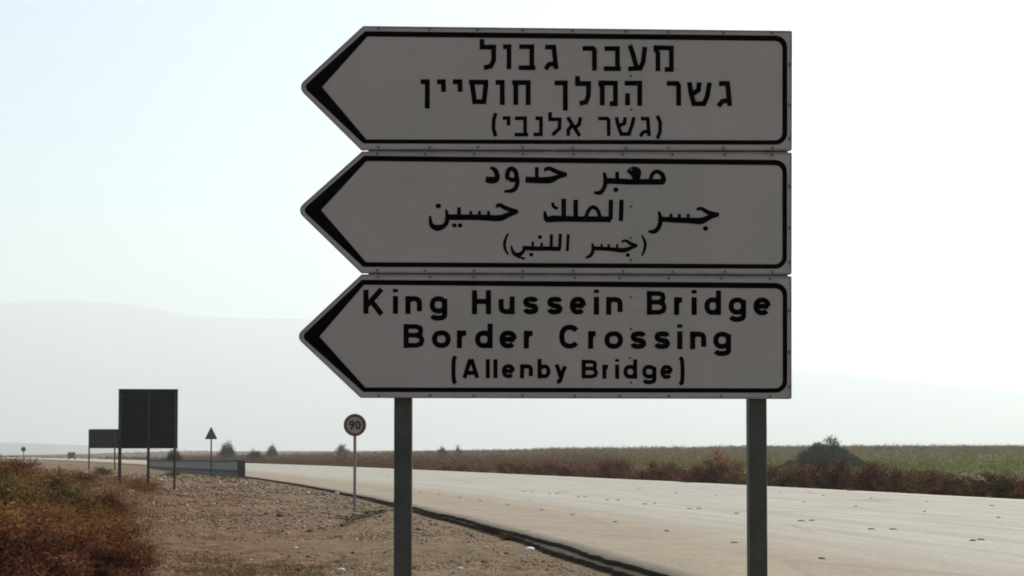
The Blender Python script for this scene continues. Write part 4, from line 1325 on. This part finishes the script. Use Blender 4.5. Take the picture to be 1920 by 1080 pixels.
# low scrub mass between and behind them (nobody could count it)
def cloud(name, X, Y, hgt, size, per, mat, seed, spread=0.35, aspect=0.45, lab=None, up=0.4):
    r2 = np.random.default_rng(seed)
    z = terrain(X, Y)
    n = len(X)
    P = np.repeat(np.stack([X, Y, z], 1), per, axis=0)
    hh = np.repeat(hgt, per); ss = np.repeat(size, per)
    P[:, 0] += r2.normal(0, 1, len(P)) * hh * spread; P[:, 1] += r2.normal(0, 1, len(P)) * hh * spread
    P[:, 2] += hh * r2.uniform(0, 1, len(P)) ** 1.3 * np.exp(-0.0)
    V, T = leaves(P, ss, r2, aspect, up)
    o = link(name, np_mesh(name, V, T), mat)
    tag(o, lab, None, None, 'stuff')
    return o
def scatter_lat(n, lat0, lat1, Y0, Y1, seed, power=1.0):
    r2 = np.random.default_rng(seed)
    # log-uniform in distance so that the density follows the picture
    sA, sB = s_at_Y(Y0), s_at_Y(Y1)
    Yt = np.exp(r2.uniform(math.log(Y0), math.log(Y1), n))
    s_ = np.interp(Yt, edge[:, 1], arc)
    lt = lat0 + (lat1 - lat0) * r2.uniform(0, 1, n) ** power
    X, Y = plan(lt, s_)
    return X, Y, lt, r2
X, Y, lt, r2 = scatter_lat(9000, ROAD_W + 0.6, 44, 30, 480, 31, 1.2)
k = np.abs(X / Y) < 0.36; X, Y = X[k], Y[k]
hh = r2.uniform(0.08, 0.42, len(X)) * (0.5 + 1.1 * vnoise(X, Y, 3.5, 33)); 
half = len(X) // 2
cloud('low_scrub', X[:half], Y[:half], hh[:half], np.maximum(0.07, Y[:half] * 0.0007), 14, M['maroon'], 41)
cloud('low_scrub', X[half:], Y[half:], hh[half:], np.maximum(0.07, Y[half:] * 0.0007), 14, M['brown'], 42)

# brown plain scrub behind, left of the field
def scatter_polar(n, px0, px1, Y0, Y1, seed):
    r2 = np.random.default_rng(seed)
    Y = np.exp(r2.uniform(math.log(Y0), math.log(Y1), n)); X = (r2.uniform(px0, px1, n) - 960) / F * Y
    return X, Y, r2
X, Y, r2 = scatter_polar(8000, 330, 1150, 150, 640, 51)
lat, _ = lat_of(X, Y); k = lat > ROAD_W + 1.5; X, Y = X[k], Y[k]
cloud('plain_scrub', X, Y, r2.uniform(.4, 1.15, len(X)), np.maximum(.1, Y * .0008), 12, M['brown'], 52)
X, Y, r2 = scatter_polar(2400, 330, 1250, 180, 620, 53)
lat, _ = lat_of(X, Y); k = lat > ROAD_W + 1.5; X, Y = X[k], Y[k]
cloud('plain_scrub', X, Y, r2.uniform(.5, 1.3, len(X)), np.maximum(.1, Y * .0008), 12, M['olive'], 54)
X, Y, r2 = scatter_polar(1500, 330, 1450, 160, 600, 57)
lat, _ = lat_of(X, Y); k = lat > ROAD_W + 1.5; X, Y = X[k], Y[k]
cloud('plain_scrub', X, Y, r2.uniform(.5, 1.0, len(X)), np.maximum(.1, Y * .0008), 12, M['rust'], 58)
# darker, taller clumps along the far edge of the road where it runs into the distance, and knolls of scrub on the plain
X, Y, lt, r2 = scatter_lat(2600, ROAD_W + 0.8, ROAD_W + 11, 95, 520, 131, 1.3)
pat = vnoise(X, Y, 6, 132)
k = pat > .35; X, Y, pat = X[k], Y[k], pat[k]
cloud('verge_scrub', X, Y, r2.uniform(.3, 1.0, len(X)) * (.4 + pat), np.maximum(.1, Y * .0007), 16, M['maroon'], 133)
X, Y, r2 = scatter_polar(5000, 430, 1180, 150, 600, 134)
lat, _ = lat_of(X, Y); pat = vnoise(X, Y, 13, 135) * .6 + vnoise(X, Y, 45, 136) * .4
k = (lat > ROAD_W + 1.5) & (pat > .54); X, Y, pat = X[k], Y[k], pat[k]
cloud('plain_scrub', X, Y, r2.uniform(.5, 1.5, len(X)) * (pat * 1.6), np.maximum(.1, Y * .0008), 14, M['maroon'], 137)
X, Y, r2 = scatter_polar(2500, 1050, 2100, 150, 560, 138)
pat = vnoise(X, Y, 11, 139) * .6 + vnoise(X, Y, 40, 140) * .4; lat, _ = lat_of(X, Y)
k = (lat > 52) & (pat > .6); X, Y, pat = X[k], Y[k], pat[k]
cloud('field_weeds', X, Y, r2.uniform(.3, 1.0, len(X)), np.maximum(.1, Y * .0008), 14, M['olive'], 141)
# green crop
X, Y, r2 = scatter_polar(15000, 1020, 2100, 105, 560, 61)
lat, _ = lat_of(X, Y)
wob_ = (vnoise(X, Y, 14, 5) - 0.5) * 8
k = (lat + wob_ > 51) & (X - 0.03 * Y - 2 > 0.0 * Y); X, Y = X[k], Y[k]
cloud('crop', X, Y, r2.uniform(.2, .7, len(X)) * (.5 + vnoise(X, Y, 6, 93)), np.maximum(.10, Y * .0008), 12, M['crop'], 62, lab='rows of low green crop in the field beyond the road')
# brown edge of the field on the skyline
X, Y, r2 = scatter_polar(4500, 1000, 2100, 330, 640, 63)
cloud('field_margin_scrub', X, Y, r2.uniform(.4, 1.0, len(X)) * (.6 + vnoise(X, Y, 9, 91) + .5 * vnoise(X, Y, 30, 92)), np.maximum(.2, Y * .0008), 12, M['brown'], 64)
X, Y, r2 = scatter_polar(1300, 1000, 2100, 220, 620, 65)
cloud('field_margin_scrub', X, Y, r2.uniform(.6, 1.6, len(X)), np.maximum(.2, Y * .0008), 12, M['olive'], 66)
# low scrub on the plain at the left, beyond the road
X, Y, r2 = scatter_polar(1500, -50, 400, 300, 1200, 67)
lat, _ = lat_of(X, Y); k = (lat > ROAD_W + 3); X, Y = X[k], Y[k]
cloud('plain_scrub', X, Y, r2.uniform(.15, .5, len(X)), np.maximum(.1, Y * .0007), 8, M['brown'], 68)

# ------------------------------------------------------------------ gravel, tufts and loose stones on the near verge
def gravel():
    r2 = np.random.default_rng(71)
    n = 75000
    Y = np.exp(r2.uniform(math.log(14), math.log(130), n)); X = (r2.uniform(-60, 1300, n) - 960) / F * Y
    lat, _ = lat_of(X, Y); k = (lat < -0.35); X, Y, lat = X[k], Y[k], lat[k]
    # clumpy density
    kk = vnoise(X, Y, 1.6, 15) * 0.6 + vnoise(X, Y, 6, 16) * 0.4 > r2.uniform(0.25, 0.62, len(X))
    X, Y, lat = X[kk], Y[kk], lat[kk]; n = len(X)
    z = terrain(X, Y, lat)
    s = np.maximum(0.013, 0.00062 * Y) * np.exp(r2.normal(0, 0.42, n))
    octv = np.array([(1, 0, 0), (0, 1, 0), (-1, 0, 0), (0, -1, 0), (0, 0, 1), (0, 0, -1)], float)
    octf = np.array([(0, 1, 4), (1, 2, 4), (2, 3, 4), (3, 0, 4), (1, 0, 5), (2, 1, 5), (3, 2, 5), (0, 3, 5)])
    sc = s[:, None] * r2.uniform(0.55, 1.25, (n, 3)) * np.array([1, 1, .6])
    a = r2.uniform(0, 6.28, n); ca, sa = np.cos(a), np.sin(a)
    B_ = octv[None] * r2.uniform(.7, 1.25, (n, 6, 1)) * sc[:, None, :]
    Vx = B_[..., 0] * ca[:, None] - B_[..., 1] * sa[:, None]; Vy = B_[..., 0] * sa[:, None] + B_[..., 1] * ca[:, None]
    V = np.stack([Vx + X[:, None], Vy + Y[:, None], B_[..., 2] + z[:, None] + s[:, None] * .15], -1).reshape(-1, 3)
    T = (octf[None] + 6 * np.arange(n)[:, None, None]).reshape(-1, 3)
    o = link('gravel', np_mesh('gravel', V, T), M['gravel'])
    tag(o, kind='stuff')
gravel()
X, Y, pat = HB; kk = np.random.default_rng(153).random(len(X)) < .6
cloud('bank_brush', X[kk], Y[kk], .10 + .32 * pat[kk], np.maximum(.035, Y[kk] * .001), 30, M['rust'], 154, .7, .35)
cloud('bank_brush', X[~kk], Y[~kk], .08 + .3 * pat[~kk], np.maximum(.035, Y[~kk] * .001), 30, M['brown'], 155, .7, .35)
# dry grass tufts
r2 = np.random.default_rng(81)
n = 5200
Y = np.exp(r2.uniform(math.log(15), math.log(140), n)); X = (r2.uniform(-60, 1250, n) - 960) / F * Y
lat, _ = lat_of(X, Y); k = (lat < -0.8) & (vnoise(X, Y, 5, 18) + 0.25 * (X < -3) > r2.uniform(.45, .8, n)); X, Y = X[k], Y[k]
cloud('dry_grass', X, Y, r2.uniform(.04, .13, len(X)), np.maximum(.03, Y * .0006), 16, M['dry_grass'], 82, .7, 0.2, up=1.0)
n = 900
Y = r2.uniform(17, 26, n); X = (r2.uniform(330, 620, n) - 960) / F * Y
k = vnoise(X, Y, 1.2, 19) > .55; X, Y = X[k], Y[k]
cloud('dry_grass', X, Y, r2.uniform(.03, .08, len(X)), np.full(len(X), .035), 14, M['olive'], 83, .8, 0.25, up=0.8)
# small rust twigs near the bush clump
n = 1500
Y = np.exp(r2.uniform(math.log(16), math.log(75), n)); X = (-60 + 520 * r2.random(n) ** 1.5 - 960) / F * Y
cloud('brush_litter', X, Y, r2.uniform(.03, .17, len(X)), np.maximum(.03, Y * .0009), 22, M['rust'], 84, .9, 0.35, up=0.3)

def rock(x, y, r0, label, mat, name='rock', squash=.6):
    p = on_ground(x, y, -0.13)
    rr_ = np.random.default_rng(int(x * 7 + y))
    import bmesh
    bm = bmesh.new(); bmesh.ops.create_icosphere(bm, subdivisions=2, radius=r0)
    for v in bm.verts:
        v.co *= 1 + rr_.normal(0, .09); v.co.z *= squash; v.co.x *= 1.25
    me = bpy.data.meshes.new(name); bm.to_mesh(me); bm.free()
    o = link(name, me, mat, None, (p.x, p.y, ground_z(p.x, p.y) + r0 * squash * .5))
    tag(o, label, 'rock')
rock(993, 1030, 0.075, 'bright white stone beside the road edge, right of the left sign post', M['paper'])
rock(633, 928, 0.10, 'pale stone on the road edge just left of the speed limit sign', M['pale_stone'])
rock(555, 1024, 0.04, 'small white stone on the gravel left of the left sign post', M['pale_stone'])
rock(640, 1062, 0.045, 'pinkish pale stone low on the gravel, just left of the left sign post', M['pale_stone'])
rock(283, 1068, 0.05, 'pale stone at the foot of the bush clump, bottom of the photo', M['pale_stone'])
rock(862, 1064, 0.035, 'small pale stone right of the left sign post near the bottom', M['pale_stone'])
rock(245, 936, 0.12, 'flat pale pinkish stone below the large dark board', M['pale_stone'], squash=.3)

# dead branch on the verge and a strip of debris by the speed sign
def branch(x0, y0, x1, y1, r0, label):
    a = on_ground(x0, y0, -0.10); b_ = on_ground(x1, y1, -0.08)
    root = empty('dead_branch', a)
    tag(root, label, 'branch')
    mb = MB(); d = b_ - a
    pr = Vector((0, 0, 0.0)); 
    rr_ = np.random.default_rng(int(x0))
    for i in range(1, 7):
        q = d * (i / 6) + Vector((rr_.normal(0, .09), rr_.normal(0, .35), 0.05 + rr_.uniform(-.03, .05)))
        mb.tube(pr, q, r0 * (.62 - i * .07), r0 * (.55 - i * .07), 6); pr = q
    mb.build('limb', M['wood'], root)
    tw = MB()
    for i in range(34):
        p = d * rr_.uniform(.1, .95) + Vector((0, 0, .05)); tw.tube(p, p + Vector((rr_.normal(0, .25), rr_.normal(0, .4), rr_.uniform(.0, .16))), r0 * .35, r0 * .1, 4)
    tw.build('twig', M['wood'], root)['kind'] = 'stuff'
branch(640, 985, 722, 960, 0.06, 'dark dead branch lying on the verge between the speed limit sign and the left post')
p = on_ground(952, 1012, -0.15)
put_bush('brown_a', p.x, p.y, 0.42, 0.5, 'weed_tuft', 'small dark weed tuft beside the road edge, left of the white stone', 'weed')
